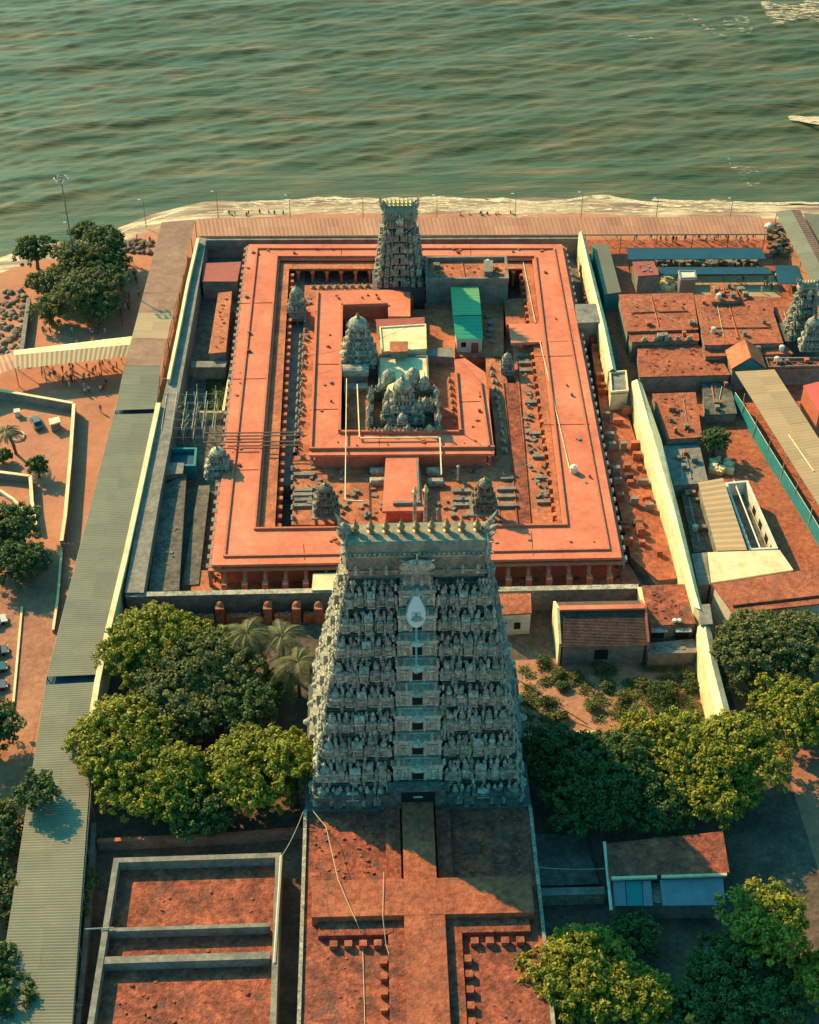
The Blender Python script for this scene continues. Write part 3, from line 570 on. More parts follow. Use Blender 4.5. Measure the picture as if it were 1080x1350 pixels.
# ---------------------------------------------------------------- second ring and its stem
Z2 = 6.6
t = thing('pillared_hall', 'smaller square ring hall with an orange red roof around the sanctum', 'temple hall', P(530, 500, 0))
def sl(px, z=Z2, nm='roof', m='red', th=.5):
    b = MB(); p = PP(px, z); b.prism(p, z - th, z); b.build(nm, m, t); b = MB(); b.prism(inset(p, .5), 0, z - th); b.build('wall', 'redwall', t)
sl([(417, 384), (512, 382), (530, 400), (450, 403), (446, 572), (408, 600)])
sl([(408.5, 600), (446.5, 572), (609, 572), (652, 598)], Z2 + .03)
sl([(599, 474), (613, 472), (640, 491), (652, 597), (609, 571)], Z2 + .015)
sl([(511, 382), (541, 385), (541, 417), (512, 417)], Z2 + .045)
b = MB()
def kerbline(px, z=Z2, w_=.4, h=.4):
    g = PP(px, z)
    for p, q in zip(g, g[1:]):
        dx, dy = q[0] - p[0], q[1] - p[1]; l = math.hypot(dx, dy); ux, uy = dx / l, dy / l; e = w_ / 2
        b.prism([(p[0] - uy * e - ux * e, p[1] + ux * e - uy * e), (q[0] - uy * e + ux * e, q[1] + ux * e + uy * e), (q[0] + uy * e + ux * e, q[1] - ux * e + uy * e), (p[0] + uy * e - ux * e, p[1] - ux * e - uy * e)], z - .1, z + h)
kerbline([(510, 402), (451, 404), (448, 571), (607, 571), (601, 492)], h=.55); kerbline([(409, 593), (651, 591)], Z2 + .05, .35, .5); kerbline([(633, 505), (645, 591)], Z2 + .05, .35, .5)
b.build('kerb', 'redwall', t)
b = MB(); q = PP([(509, 596), (551, 596), (560, 673), (504, 674)], 6.2); b.prism(q, 5.7, 6.2); b.build('stem_roof', 'red', t)
b = MB(); b.prism(inset(q, .6), 0, 5.7); b.build('wall', 'redwall', t)
b = MB(); kerbline([(550, 608), (552, 660)], 6.2, .4, .4); kerbline([(520, 665), (553, 664)], 6.2, .5, .5); b.build('stem_kerb', 'concrete', t)
b = MB(); kerbline([(457, 500), (455, 660), (478, 661)], 7.1, .16, .16); kerbline([(471, 508), (474, 578), (580, 577), (582, 626)], 7.1, .2, .2)
b.build('pipe_run', 'cream', t)
def eav(b): b.tube((0, .2, -.3), (0, -.55, .35), .12, .08, 5); b.box(0, 0, -2, .5, .5, 1.6)
e0, e1 = P(410, 602, 5.6), P(505, 601, 5.6); rowof(t, 'bracket', 'redwall', eav, e0, e1, 9); e0, e1 = P(562, 601, 5.6), P(652, 599, 5.6); rowof(t, 'bracket', 'redwall', eav, e0, e1, 8)

for i in range(26):
    px, py = [(432 + r5.uniform(-10, 8), 410 + r5.random() * 150), (420 + r5.random() * 220, 584 + r5.uniform(-5, 5)), (626 + r5.uniform(-8, 8), 505 + r5.random() * 60), (430 + r5.random() * 100, 392 + r5.uniform(-3, 3))][i % 4]
    q = P(px, py, Z2 + .05); s_ = r5.uniform(.25, .6); b = MB(); b.box(q[0], q[1], Z2 - .05, s_, s_ * r5.uniform(.6, 1.4), r5.uniform(.2, .5), r5.uniform(0, 1)); b.build('roof_vent', r5.choice(('redfloor', 'brick', 'concrete')), t)
for px0, py0, px1, py1 in ((412, 480, 447, 480), (409, 540, 446, 539), (500, 574, 500, 590), (560, 574, 561, 590), (604, 530, 634, 529)):
    p_, q_ = P(px0, py0, Z2 + .05), P(px1, py1, Z2 + .05); b = MB(); b.tube(p_, q_, .06, n=4); b.build('roof_joint', 'brick', t)
b = MB(); kerbline([(419, 386), (410, 592)], Z2, .35, .45); b.build('outer_kerb', 'redwall', t)
# ---------------------------------------------------------------- towers
M['barrelm'] = mat('plastered_vault', [(.17, .155, .12), (.30, .25, .17), (.44, .33, .21)], .6, .85, .2, 3, fine=(2, .7))
def stat(b, x, y, z, h, face=0, n=5, pose=0):
    """small carved figure: legs, hips, chest, crowned head, two arms"""
    r = h * .17; c, s = math.cos(face), math.sin(face)
    b.lathe(x, y, z, [(r * 1.1, 0), (r * .85, h * .25), (r * 1.0, h * .42), (r * .65, h * .55), (r * 1.0, h * .70), (r * .35, h * .76), (r * .52, h * .83), (r * .45, h * .9), (r * .12, h)], n, rot=face)
    for k in (-1, 1):
        ex, ey = k * r * 1.7, -r * (.3 + .5 * (pose % 2)); zz = h * (.42 if (pose + k) % 3 else .85)
        b.tube((x + k * r * .8 * c, y + k * r * .8 * s, z + h * .68), (x + ex * c - ey * s, y + ex * s + ey * c, z + zz), r * .28, r * .18, 4)
class Face:
    def __init__(s, cx, cy, hw, hd, k): s.a = (cx, cy, hw, hd, k); s.L = hw if k in (0, 2) else hd; s.rot = (0, math.pi / 2, math.pi, -math.pi / 2)[k]
    def pt(s, u, o):
        cx, cy, hw, hd, k = s.a
        return ((cx + u, cy - hd - o), (cx + hw + o, cy + u), (cx - u, cy + hd + o), (cx - hw - o, cy - u))[k]
    def box(s, b, u, o, z, wu, wo, h, tx=1, ty=1):
        x, y = s.pt(u, o); b.box(x, y, z, wu, wo, h, s.rot, tx, ty)
def shrine(b, f, u, w_, z, h, kind, o=.1):
    hb = h * .50; c0 = b.cm; b.cm = 1
    f.box(b, u, o, z, w_ * 1.12, 1.1, h * .07); f.box(b, u, o - .1, z, w_ * .86, .9, hb)
    for k in (-1, 1): f.box(b, u + k * w_ * .40, o + .36, z, w_ * .14, .2, hb)
    f.box(b, u, o + .08, z + hb, w_ * 1.2, 1.25, h * .06, .9, .8); f.box(b, u, o, z + hb + h * .06, w_ * .9, .9, h * .06)
    zt = z + hb + h * .12; x, y = f.pt(u, o)
    if kind == 'kuta':
        b.lathe(x, y, zt, [(w_ * .34, 0), (w_ * .52, h * .05), (w_ * .50, h * .13), (w_ * .33, h * .22), (w_ * .08, h * .27), (w_ * .07, h * .34), (.01, h * .42)], 8)
    else:
        n = 6; vs = []; fs = []; hh = h * .24
        for i in range(n + 1):
            t = math.pi * i / n; oo = math.cos(t) * .52 * 1.05; zz = math.sin(t) * hh
            for uu in (-w_ * .55, w_ * .55):
                q = f.pt(u + uu, o + oo); vs.append((q[0], q[1], zt + zz))
        for i in range(n): fs.append((2 * i, 2 * i + 1, 2 * i + 3, 2 * i + 2))
        fs.append(tuple(range(0, 2 * n + 2, 2))); fs.append(tuple(range(2 * n + 1, 0, -2))); b.add(vs, fs)
        for k in (-1, 0, 1):
            q = f.pt(u + k * w_ * .38, o); b.lathe(q[0], q[1], zt + hh - .03, [(.07, 0), (.1, .08), (.02, .3)], 5)
        q = f.pt(u, o + .42); b.lathe(q[0], q[1], zt - h * .02, [(w_ * .17, 0), (w_ * .24, h * .08), (w_ * .12, h * .2), (.02, h * .26)], 8, rot=f.rot)
    b.cm = c0
def gopuram(name, label, cx, yf0, z0, w0, d0, z1, w1, d1, yf1, n, hb, nfin, small=False, group=None):
    cy0 = yf0 + d0 / 2; cy1 = yf1 + d1 / 2
    t = thing(name, label, 'temple tower', (cx, cy0, 0))
    b = MB(); b.box(cx, cy0, 0, w0 + 1.0, d0 + 1.0, z0 - .25); b.box(cx, cy0, z0 - .25, w0 + 1.8, d0 + 1.8, .25); b.build('plinth', 'plinth', t)
    hs = [1.0 * (.985 ** i) for i in range(n)]; tot = sum(hs); z = z0; H = z1 - z0; stats = []; doors = []
    rr = random.Random(n * 3)
    for i in range(n):
        h = H * hs[i] / tot; k = (z - z0) / H; hw = (w0 + (w1 - w0) * k) / 2; hd = (d0 + (d1 - d0) * k) / 2; cy = cy0 + (cy1 - cy0) * k
        k2 = (z + h - z0) / H; hw2 = (w0 + (w1 - w0) * k2) / 2; hd2 = (d0 + (d1 - d0) * k2) / 2
        b = MB(); b.box(cx, cy, z, 2 * hw - 3.4, 2 * hd - (3.4 if hd > 2.4 else 2.2), h + .02)
        for kf in range(4):
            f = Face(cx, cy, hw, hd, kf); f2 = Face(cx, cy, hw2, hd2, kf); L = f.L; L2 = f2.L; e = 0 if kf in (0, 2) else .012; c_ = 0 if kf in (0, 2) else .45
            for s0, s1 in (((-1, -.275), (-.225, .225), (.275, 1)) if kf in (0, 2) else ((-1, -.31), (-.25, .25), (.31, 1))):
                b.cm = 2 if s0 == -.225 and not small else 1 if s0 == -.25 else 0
                def sg_(ff, LL, o_out, dep, zz, hh, sh=0):
                    u0 = s0 * LL + (c_ + sh if s0 == -1 else 0); u1 = s1 * LL - (c_ + sh if s1 == 1 else 0); ff.box(b, (u0 + u1) / 2, o_out - dep / 2, zz, u1 - u0, dep, hh - e)
                sg_(f, L, -.75, 1.3, z + .001, h * .80, .75); sg_(f, L, .05, 1.6, z, h * .055, 0); sg_(f, L, -.25, 1.3, z + h * .055 - e, h * .05 + e, .25)
                sg_(f, L, -.55, 1.4, z + h * .74, h * .07, .55); sg_(f, L, -.7, 1.3, z + h * .81 - e, h * .08 + e, .7); sg_(f2, L2, -.3, 1.3, z + h * .89 - e, h * .11 + e, .3)
        for kf in range(4):
            f = Face(cx, cy, hw, hd, kf); L = f.L; front = kf in (0, 2)
            if front:
                el = [(.345, .062, 'kuta'), (.47, .062, 'kuta'), (.61, .085, 'sala'), (.75, .062, 'kuta'), (.90, .085, 'kuta')]; st = [.285, .405, .525, .69, .81, .835, .965, .205]
            else:
                el = [(.38, .10, 'kuta'), (.66, .10, 'kuta'), (.88, .12, 'kuta')]; st = [.26, .51, .53, .78, .97]
            if small:
                st = st[::2]; el = [(.385, .10, 'kuta'), (.60, .15, 'sala'), (.86, .12, 'kuta')] if front else el[::2]
            for u, w_, kd in el:
                for sg in (-1, 1): shrine(b, f, sg * u * L, w_ * L * 1.6 if False else w_ * 1.15 * L, z + h * .05 + rr.uniform(-.04, .04) * h, h * rr.uniform(.74, .88), kd, (-.45 if not front else .0 if kd == 'kuta' else .2))
            b.cm = 1
            if not front: b.cm = 1; f.box(b, 0, -.9, z + h * .1, 2 * L - .9, .5, h * .64)  # pale panel added on the flanks, its light tone paints in sunlight
            m_ = int(L * (1.1 if small else 1.5))
            for j in range(m_):
                u = -L + 2 * L * (j + .5) / m_
                if abs(u) > .25 * L or not front: f.box(b, u, -.62, z + h * .1, .2, .22, h * .64); f.box(b, u, -.55, z + h * .64, .36, .34, h * .08)
            # row of small horseshoe gables on the cornice
            m2 = max(4, int(L * 1.05)) if not small else max(3, int(L * .8))
            for j in range(m2):
                u = -L + 2 * L * (j + .5) / m2; x, y = f.pt(u, -.34); b.lathe(x, y, z + h * .74, [(.16, 0), (.22, .12), (.12, .30), (.03, .42)], 5, rot=f.rot)
            b.cm = 2 if front and not small else 1
            cw = .24 * L if front else .22 * L
            f.box(b, 0, -.25, z + h * .02, 2 * cw, 1.0, h * .68); f.box(b, 0, -.15, z + h * .70, 2 * cw + .3, 1.15, h * .09, .97, .9)
            for sg in (-1, 1):
                f.box(b, sg * cw * .92, .28, z + h * .02, cw * .14, .2, h * .66); f.box(b, sg * cw * .32, .28, z + h * .02, cw * .12, .22, h * .56)
                f.box(b, sg * cw * .62, .26, z + h * .10, cw * .34, .12, h * .07); f.box(b, sg * cw * .62, .30, z + h * .5, cw * .40, .3, h * .07)
                x, y = f.pt(sg * cw * .62, .38); stat(b, x, y, z + h * .16, h * .36, f.rot, 6 if not small else 5, i)
            x, y = f.pt(0, .32); b.lathe(x, y, z + h * .60, [(cw * .22, 0), (cw * .40, h * .06), (cw * .26, h * .16), (cw * .06, h * .22), (.02, h * .30)], 8, sx=1, sy=.7, rot=f.rot)
            b.cm = 0
            if front: doors.append((f, z + h * .06, cw * .46, h * .46))
            for u in st:
                for sg in (-1, 1): stats.append((kf, i, f.pt(sg * u * L, (.10 if front else -.35) + rr.uniform(-.1, .2)), z + h * .055, h * (.48 + .12 * rr.random()), f.rot, rr.randrange(3)))
            nd = int(L * (2.3 if not small else 1.5))
            for j in range(nd):
                u = (-1 + 2 * (j + .5) / nd) * L + rr.uniform(-.12, .12)
                if abs(u) > cw * 1.25: f.box(b, u, -.35, z + h * .50, .62, .8, h * .05); stats.append((8, i, f.pt(u, -.08 if front else -.4), z + h * .54, h * rr.uniform(.36, .46), f.rot, rr.randrange(3)))
                elif front and abs(u) > cw * .5: stats.append((8, i, f.pt(u, .2), z + h * .79, h * rr.uniform(.26, .34), f.rot, rr.randrange(3)))
            for j in range(int(L * (2.2 if not small else 1.0))):   # lesser figures crowding the ledge above the cornice
                u = rr.uniform(-.97, .97) * L
                if abs(u) > cw * 1.2: stats.append((9, i, f.pt(u, (.22 if front else -.3)), z + h * .055, h * .34, f.rot, rr.randrange(3)))
                if abs(u) > cw: stats.append((9, i, f.pt(u, -.50), z + h * .81, h * .32, f.rot, rr.randrange(3)))
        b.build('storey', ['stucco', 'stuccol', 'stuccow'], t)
        z += h
    main = [q for q in stats if q[0] == 0][:(100 if not small else 40)]; ids = {id(q) for q in main}; first = []
    for p_ in range(3):
        b = MB(); stat(b, 0, 0, 0, 1.6, 0, 6, p_); o = b.build('statue', 'stuccol', None, base=(0, 0, 0)); o.parent = t; first.append([o, False])
    for (kf, i, (x, y), zz, hh, ro, po) in main:
        o, used = first[po]
        if used: o = o.copy(); C.objects.link(o)
        else: first[po][1] = True
        o.parent = t; o.location = (x - cx, y - cy0, zz); o.rotation_euler = (0, 0, ro); o.scale = (hh / 1.6,) * 3
    b = MB()
    for q in stats:
        if id(q) not in ids:
            if q[0] == 8: b.lathe(q[2][0], q[2][1], q[3], [(q[4] * .17, 0), (q[4] * .14, q[4] * .45), (q[4] * .2, q[4] * .68), (q[4] * .07, q[4] * .76), (q[4] * .1, q[4] * .86), (.02, q[4])], 5)
            else: stat(b, q[2][0], q[2][1], q[3], q[4], q[5], 5, q[6])
    o = b.build('statue', 'stuccol', t); o['kind'] = 'stuff'; o['label'] = 'crowd of small carved figures on the ledges'
    for f, zz, ww, hh in doors:
        if f.a[4] == 0 and f.pt(0, 0): b = MB(); f.box(b, 0, .24, zz, ww, .1, hh); b.build('doorway', 'void', t)
    # neck and barrel roof
    b = MB(); b.box(cx, cy1, z1 - .02, w1 - .9, d1 - .9, hb * .16); b.box(cx, cy1, z1 + hb * .14, w1 - .2, d1 - .1, hb * .06)
    n_ = 14; vs = []; fs = []; hh = hb * .80; zb = z1 + hb * .2; L = w1 / 2 - .35
    for i in range(n_ + 1):
        tt = math.pi * i / n_; yy = -math.cos(tt); yy = math.copysign(abs(yy) ** .22, yy) * (d1 / 2 - .35); zz = math.sin(tt) ** .7 * hh
        vs += [(cx - L, cy1 + yy, zb + zz), (cx + L, cy1 + yy, zb + zz)]
    for i in range(n_): fs.append((2 * i, 2 * i + 1, 2 * i + 3, 2 * i + 2))
    fs.append(tuple(range(2 * n_, -1, -2))); fs.append(tuple(range(1, 2 * n_ + 2, 2))); b.add(vs, fs); BR = b.build('barrel_roof', 'barrelm', t)
    b = MB(); 
    for j in range(int(w1 * 1.6)):
        u = -L + 2 * L * (j + .5) / int(w1 * 1.6); b.box(cx + u, cy1 - d1 / 2 + .30, zb + hh * .62, .34, .22, .3)
    b.box(cx, cy1 - d1 / 2 + .28, zb + hh * .56, 2 * L, .2, .16); b.box(cx, cy1 - d1 / 2 + .2, zb + .02, 2 * L, .2, .3)
    for j in range(9):
        u = -L + 2 * L * (j + .5) / 9
        if abs(u) > w1 * .1: stat(b, cx + u, cy1 - d1 / 2 - .1, z1 + hb * .20, hb * .26, 0, 5, j)
    b.build('roof_band', 'stuccol', BR)
    # horseshoe masks on the two ends and on the front
    s_ = d1 / 2
    for sg in (-1, 1):
        b = MB(); x = cx + sg * (w1 / 2 - .15)
        b.lathe(0, 0, 0, [(s_ * .9, 0), (s_ * 1.06, .35), (s_ * .8, .7), (s_ * .3, .95)], 16)
        vv = []
        for (a, c, e) in b.v: vv.append((x + sg * (e - .3), cy1 + a, zb + hh * .50 + c * .95 * (hh * .62 / s_ if s_ else 1)))
        b.v = vv
        if sg > 0: pass
        zt = zb + hh * 1.05; k_ = hb / 5.6; b.lathe(x + sg * .2, cy1, zt - .5 * k_, [(.75 * k_, 0), (1.0 * k_, .5 * k_), (.8 * k_, 1.1 * k_), (.45 * k_, 1.5 * k_), (.1, 1.9 * k_)], 9)
        for kx in (-1, 1): b.tube((x + sg * .3, cy1 + kx * .5 * k_, zt + .5 * k_), (x + sg * 1.3 * k_, cy1 + kx * 1.3 * k_, zt + 1.9 * k_), .34 * k_, .06, 6)
        for kx in (-1, 0, 1):
            b.tube((x + sg * .3, cy1 + kx * s_ * .3, zt - .4), (x + sg * .9, cy1 + kx * s_ * .62, zt + (1.5 if kx == 0 else 1.0) * hb * .16), .42 * hb / 7, .08, 6)
        for kx in range(7):
            a = R(20 + kx * 23); b.tube((x + sg * .25, cy1 + math.cos(a) * s_ * .95, zb + hh * .5 + math.sin(a) * hh * .58), (x + sg * .7, cy1 + math.cos(a) * s_ * 1.3, zb + hh * .5 + math.sin(a) * hh * .78), .3 * hb / 7, .05, 5)
        b.build('gable_mask', 'stuccol', BR)
    b = MB(); x = cx; cwd = w1 * .11; yfr = cy1 - d1 / 2
    b.box(x, yfr - .1, z1 - .1, cwd * 1.7, 1.0, hb * .42); b.box(x, yfr - .2, z1 + hb * .30, cwd * 2.1, 1.2, hb * .06)
    vv = []; mb2 = MB(); mb2.lathe(0, 0, 0, [(cwd, 0), (cwd * 1.15, .3), (cwd * .7, .6), (cwd * .2, .7)], 14)
    for (a, c, e) in mb2.v: vv.append((x + a, yfr - .3 - e, z1 + hb * .48 + c * hb * .16 / cwd * 1.1))
    b.add(vv, [q[::-1] for q in mb2.f])
    for kx in (-1, 0, 1): b.tube((x + kx * cwd * .5, yfr - .6, z1 + hb * .60), (x + kx * cwd * 1.1, yfr - .9, z1 + hb * (.72 if kx else .90)), .28 * hb / 7, .06, 6)
    for kx in (-1, 1): stat(b, x + kx * cwd * .8, yfr - 1.0, z1 + hb * .02, hb * .25, 0, 6, 1); stat(b, x + kx * cwd * .3, yfr - 1.0, z1 + hb * .02, hb * .25, 0, 6, 2)
    b.build('front_crest', 'stuccol', BR)
    fb = None; s_ = hb / 7.0 * .95
    for j in range(nfin):
        u = -L * .88 + 2 * L * .88 * j / (nfin - 1)
        if fb is None:
            b = MB(); b.lathe(cx + u, cy1, zb + hh - .15, [(.55 * s_, 0), (.6 * s_, .3 * s_), (.28 * s_, .5 * s_), (.62 * s_, 1.0 * s_), (.66 * s_, 1.4 * s_), (.25 * s_, 1.8 * s_), (.42 * s_, 2.05 * s_), (.16 * s_, 2.4 * s_), (.02, 3.3 * s_)], 10)
            fb = b.build('finial', 'gold' if not small else 'golddome', BR, smooth=False); fu = u
        else: o = fb.copy(); C.objects.link(o); o.parent = BR; o.location = (u - fu, 0, 0)
    return t, (z0, z1, yf0, yf1, cy1, d1)
# main tower
xl, xr = P(411, 1060, 6.5), P(691, 1058, 6.5); CXG = (xl[0] + xr[0]) / 2; YF0 = P(550, 1059, 6.5)[1]
q1 = P(549, 764, 40); wt = P(645, 764, 40)[0] - P(457, 764, 40)[0]
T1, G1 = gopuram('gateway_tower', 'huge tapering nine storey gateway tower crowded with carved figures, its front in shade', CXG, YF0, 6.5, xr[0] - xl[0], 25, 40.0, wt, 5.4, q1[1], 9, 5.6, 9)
b = MB(); b.box(CXG, YF0 - .45, 6.6, 4.3, 1.2, 3.6); b.build('main_doorway', 'void', T1)
b = MB()
for sg in (-1, 1): b.box(CXG + sg * 3.0, YF0 - .4, 6.5, 1.5, 1.5, 3.8)
b.box(CXG, YF0 - .45, 10.3, 8.2, 1.4, .4); b.build('doorway_frame', 'stucco', T1)
# flared lotus blocks along the foot of the tower
b = MB(); hw = (xr[0] - xl[0]) / 2
for sg in (-1, 1):
    for u, ww in ((.30, 2.0), (.46, 1.2), (.60, 3.2), (.75, 1.2), (.885, 2.4)):
        b = MB(); b.box(CXG + sg * u * hw, YF0 - .2, 6.5, ww * .72, 1.3, 1.2, 0, .8, .8); b.box(CXG + sg * u * hw, YF0 - .2, 7.7, ww * .58, 1.05, 1.2, 0, 1.7, 1.3); b.box(CXG + sg * u * hw, YF0 - .2, 8.9, ww, 1.4, .3); b.build('lotus_base', 'stucco', T1)
# the spear emblem on its front
def onface(py, out=.9):
    lo, hi = 6.5, 47
    for _ in range(40):
        z = (lo + hi) / 2; yf = G1[2] + (G1[3] - G1[2]) * (z - 6.5) / (G1[1] - 6.5) - out
        if P(549, py, z)[1] > yf: lo = z
        else: hi = z
    return P(549, py, z)
vel = thing('spear_emblem', 'tall white leaf bladed spear sign mounted on the shaded front of the main tower', 'emblem', onface(882))
p0, p1, p2 = onface(882), onface(826), onface(777); cxv = p1[0]; hv = p2[2] - p1[2]
prof = [(0, 1.0), (.11, .86), (.26, .70), (.42, .54), (.49, .38), (.47, .24), (.36, .11), (.18, .03), (0, 0)]
ring_ = [(u, v) for u, v in prof] + [(-u, v) for u, v in prof[-2:0:-1]]
def vp(u, v, off): return (cxv + u * hv * .46, p1[1] + (p2[1] - p1[1]) * v - off, p1[2] + hv * v)
b = MB(); n = len(ring_); fr = [vp(u, v, .25) for u, v in ring_]; bk = [vp(u, v, 0) for u, v in ring_]
b.add(fr + bk, [tuple(range(n))[::-1], tuple(range(n, 2 * n))] + [(i, (i + 1) % n, n + (i + 1) % n, n + i) for i in range(n)])
M['velw'] = mat('pale_painted_board', [(.62, .70, .62), (.70, .76, .68)], 1, .5); M['velt'] = mat('teal_painted_steel', [(.10, .42, .46)], 1, .4)
b.build('blade', 'velw', vel)
b = MB(); fr = [vp(u * 1.13, v * 1.08 - .04, .02) for u, v in ring_]; bk = [vp(u * 1.13, v * 1.08 - .04, -.15) for u, v in ring_]
b.add(fr + bk, [tuple(range(n))[::-1], tuple(range(n, 2 * n))] + [(i, (i + 1) % n, n + (i + 1) % n, n + i) for i in range(n)]); b.build('blade_rim', 'velt', vel)
b = MB()
for dv in (-.035, .0, .035):      # three ash stripes and a spot at the heart of the blade
    a, c = vp(-.24, .37 + dv * 1.4, .27), vp(.24, .37 + dv * 1.4, .27); b.tube(a, c, .035, n=4)
c = vp(0, .37, .3); b.tube(c, (c[0], c[1] - .06, c[2]), .16, n=10); b.build('stripes', 'c_teal', vel)
b = MB(); b.tube(p0, vp(0, .02, .1), .15, n=8); b.build('shaft', 'velt', vel)
b = MB(); b.lathe(p0[0], p0[1], p0[2] - .5, [(.4, 0), (.35, .3), (.2, .6), (.3, .9), (.15, 1.1)], 10); b.build('foot', 'velt', vel)
# small far tower
xl, xr = P(497, 378, 5), P(557, 378, 5); c2 = (xl[0] + xr[0]) / 2; zt = 19.2
wt = P(545, 303, zt)[0] - P(503, 303, zt)[0]
gopuram('gateway_tower', 'smaller grey gateway tower rising from the far side of the red ring roof', c2, P(527, 378, 5)[1], 5.0, xr[0] - xl[0], 8.5, zt, wt, 3.6, P(524, 303, zt)[1], 5, 4.2, 7, small=True)
# tower at the right edge
xl = P(1047, 446, 5); gopuram('gateway_tower', 'narrow weathered gateway tower with a sunlit flank at the right edge', xl[0] + 1.5, xl[1], 5.0, 5.2, 4.4, 13.5, 3.2, 2.2, xl[1] + 1.2, 4, 2.4, 5, small=True)
# ---------------------------------------------------------------- shrine towers
def vimana(name, label, px, py, z0, w_, h, n=3, dome='round', m='stuccol', dm='stuccol', legs=0, zl=0, sides=4, t=None, kuta=1, seed=2):
    x, y, _ = P(px, py, z0)
    if t is None: t = thing(name, label, 'shrine', (x, y, zl))
    if legs:
        b = MB()
        for a in (-1, 0, 1):
            for c in (-1, 1): b = MB(); b.box(x + a * w_ * .40, y + c * w_ * .40, zl, .45, .45, z0 - zl - .35); b.build('pillar', 'concrete', t)
        b = MB(); b.box(x, y, z0 - .35, w_ * 1.18, w_ * 1.18, .35); b.build('platform', 'concrete', t)
    z = z0; r0 = random.Random(seed); ht = h * .68 / n; b = MB()
    for i in range(n):
        ww = w_ * (1 - .60 * i / n); b.cm = 0; b.box(x, y, z, ww * .80, ww * .80, ht * .74); b.cm = 1; b.box(x, y, z, ww * .96, ww * .96, ht * .12); b.box(x, y, z + ht * .12, ww * .88, ww * .88, ht * .07); b.box(x, y, z + ht * .62, ww * .94, ww * .94, ht * .06); b.box(x, y, z + ht * .68, ww * 1.04, ww * 1.04, ht * .13, 0, .88, .88); b.box(x, y, z + ht * .81, ww * .80, ww * .80, ht * .19)
        for k in range(4):
            f = Face(x, y, ww / 2, ww / 2, k)
            for u in (-.78, -.4, 0, .4, .78): f.box(b, u * ww / 2, -.12 * ww / 2, z + ht * .18, ww * .07, ww * .06, ht * .46)
            for u in (-.82, 0, .82):
                q = f.pt(u * ww / 2, -.16 * ww / 2); kw = ww * (.13 if u else .17); b.box(q[0], q[1], z + ht * .80, kw * 1.3, kw * 1.3, ht * .16); b.lathe(q[0], q[1], z + ht * .96, [(kw * .6, 0), (kw * .78, ht * .1), (kw * .4, ht * .26), (kw * .1, ht * .32), (.01, ht * .46)], 8)
            for u in (-.42, .42): q = f.pt(u * ww / 2, -.1 * ww / 2); stat(b, q[0], q[1], z + ht * .81, ht * .42, f.rot, 5, k)
        b.cm = 0
        z += ht
    b.build('tier', [m, 'stuccob' if m == 'stuccob' else 'stuccol'], t)
    ww = w_ * .40; b = MB(); b.lathe(x, y, z, [(ww * .42, 0), (ww * .42, h * .07), (ww * .66, h * .09), (ww * .72, h * .14), (ww * .60, h * .22), (ww * .34, h * .28), (ww * .16, h * .30)], 8 if dome != 'round' else 14)
    for k in range(4):
        a = k * math.pi / 2; b.lathe(x + math.cos(a) * ww * .6, y + math.sin(a) * ww * .6, z + h * .06, [(ww * .16, 0), (ww * .22, h * .06), (ww * .05, h * .16)], 6)
        a += math.pi / 4; stat(b, x + math.cos(a) * ww * .75, y + math.sin(a) * ww * .75, z, h * .13, 0, 5, k)
    b.build('dome', dm, t); b = MB(); b.lathe(x, y, z + h * .30, [(ww * .16, 0), (ww * .20, h * .02), (ww * .08, h * .04), (ww * .13, h * .06), (.015, h * .12)], 8); b.build('finial', 'gold', t); return t
vimana('shrine_tower', 'stepped carved shrine tower at the left inside the second red ring', 473, 474, 5.6, 6.4, 9.5, 4, m='stuccol')
b_ = building('cell_block', 'plain grey cell carrying the stepped shrine tower inside the second ring', 'shrine', [(449, 458), (499, 458), (499, 482), (449, 482)], 5.6, 'concrete', 'concrete')
vimana('shrine_tower', 'small pillared shrine tower in the near left corner of the inner court', 430, 671, 6.2, 3.9, 5.4, 3, m='stuccob', dm='stuccob', legs=1, zl=3.4)
vimana('shrine_tower', 'small pillared shrine tower in the near right corner of the inner court', 638, 667, 6.2, 3.9, 5.8, 3, m='stuccob', dm='stuccob', legs=1, zl=3.4)
vimana('shrine_tower', 'little white shrine tower in the far left corner of the inner court', 392, 414, 4.0, 3.4, 6.2, 2, legs=1, zl=0)
vimana('shrine_tower', 'tiny grey shrine tower in the shaded gap beside the second ring', 668, 490, 3.2, 2.5, 4.2, 2)
vimana('shrine_tower', 'conical carved shrine tower close to the narrow gateway tower at the right edge', 1066, 456, 4.5, 4.2, 6.5, 3, m='stucco')
vimana('shrine_tower', 'carved shrine tower half wrapped in scaffolding left of the great red ring', 289, 622, 4.5, 4.6, 5.2, 3, m='stucco')
# sanctum: walled platform with a cluster of domes
t = thing('sanctum', 'ornate sanctum with pale gold domes inside a statue lined parapet', 'shrine', P(530, 540, 0)); ZS = 6.9
so = PP([(486, 512), (577, 512), (582, 570), (484, 570)], ZS); si = inset(so, 1.0)
b = MB(); ring(b, so, si, 0, ZS); b.build('enclosure_wall', 'stucco', t)
b = MB(); b.prism(inset(so, 1.02), 0, ZS - 2.2); b.build('floor', 'redfloor', t)
b = MB(); r0 = random.Random(9)
for i in range(4):
    p, q = so[i], so[(i + 1) % 4]; L = math.hypot(q[0] - p[0], q[1] - p[1]); n = int(L / .75)
    for j in range(n):
        k = (j + .5) / n; x = p[0] + (q[0] - p[0]) * k; y = p[1] + (q[1] - p[1]) * k; dx = (cen(so)[0] - x) * .04; dy = (cen(so)[1] - y) * .04
        if j % 5 == 2: b.lathe(x + dx, y + dy, ZS, [(.5, 0), (.5, .6), (.62, .7), (.5, 1.0), (.2, 1.35), (.03, 1.7)], 7)
        else: stat(b, x + dx, y + dy, ZS, r0.uniform(.8, 1.25), 0, 5, j)
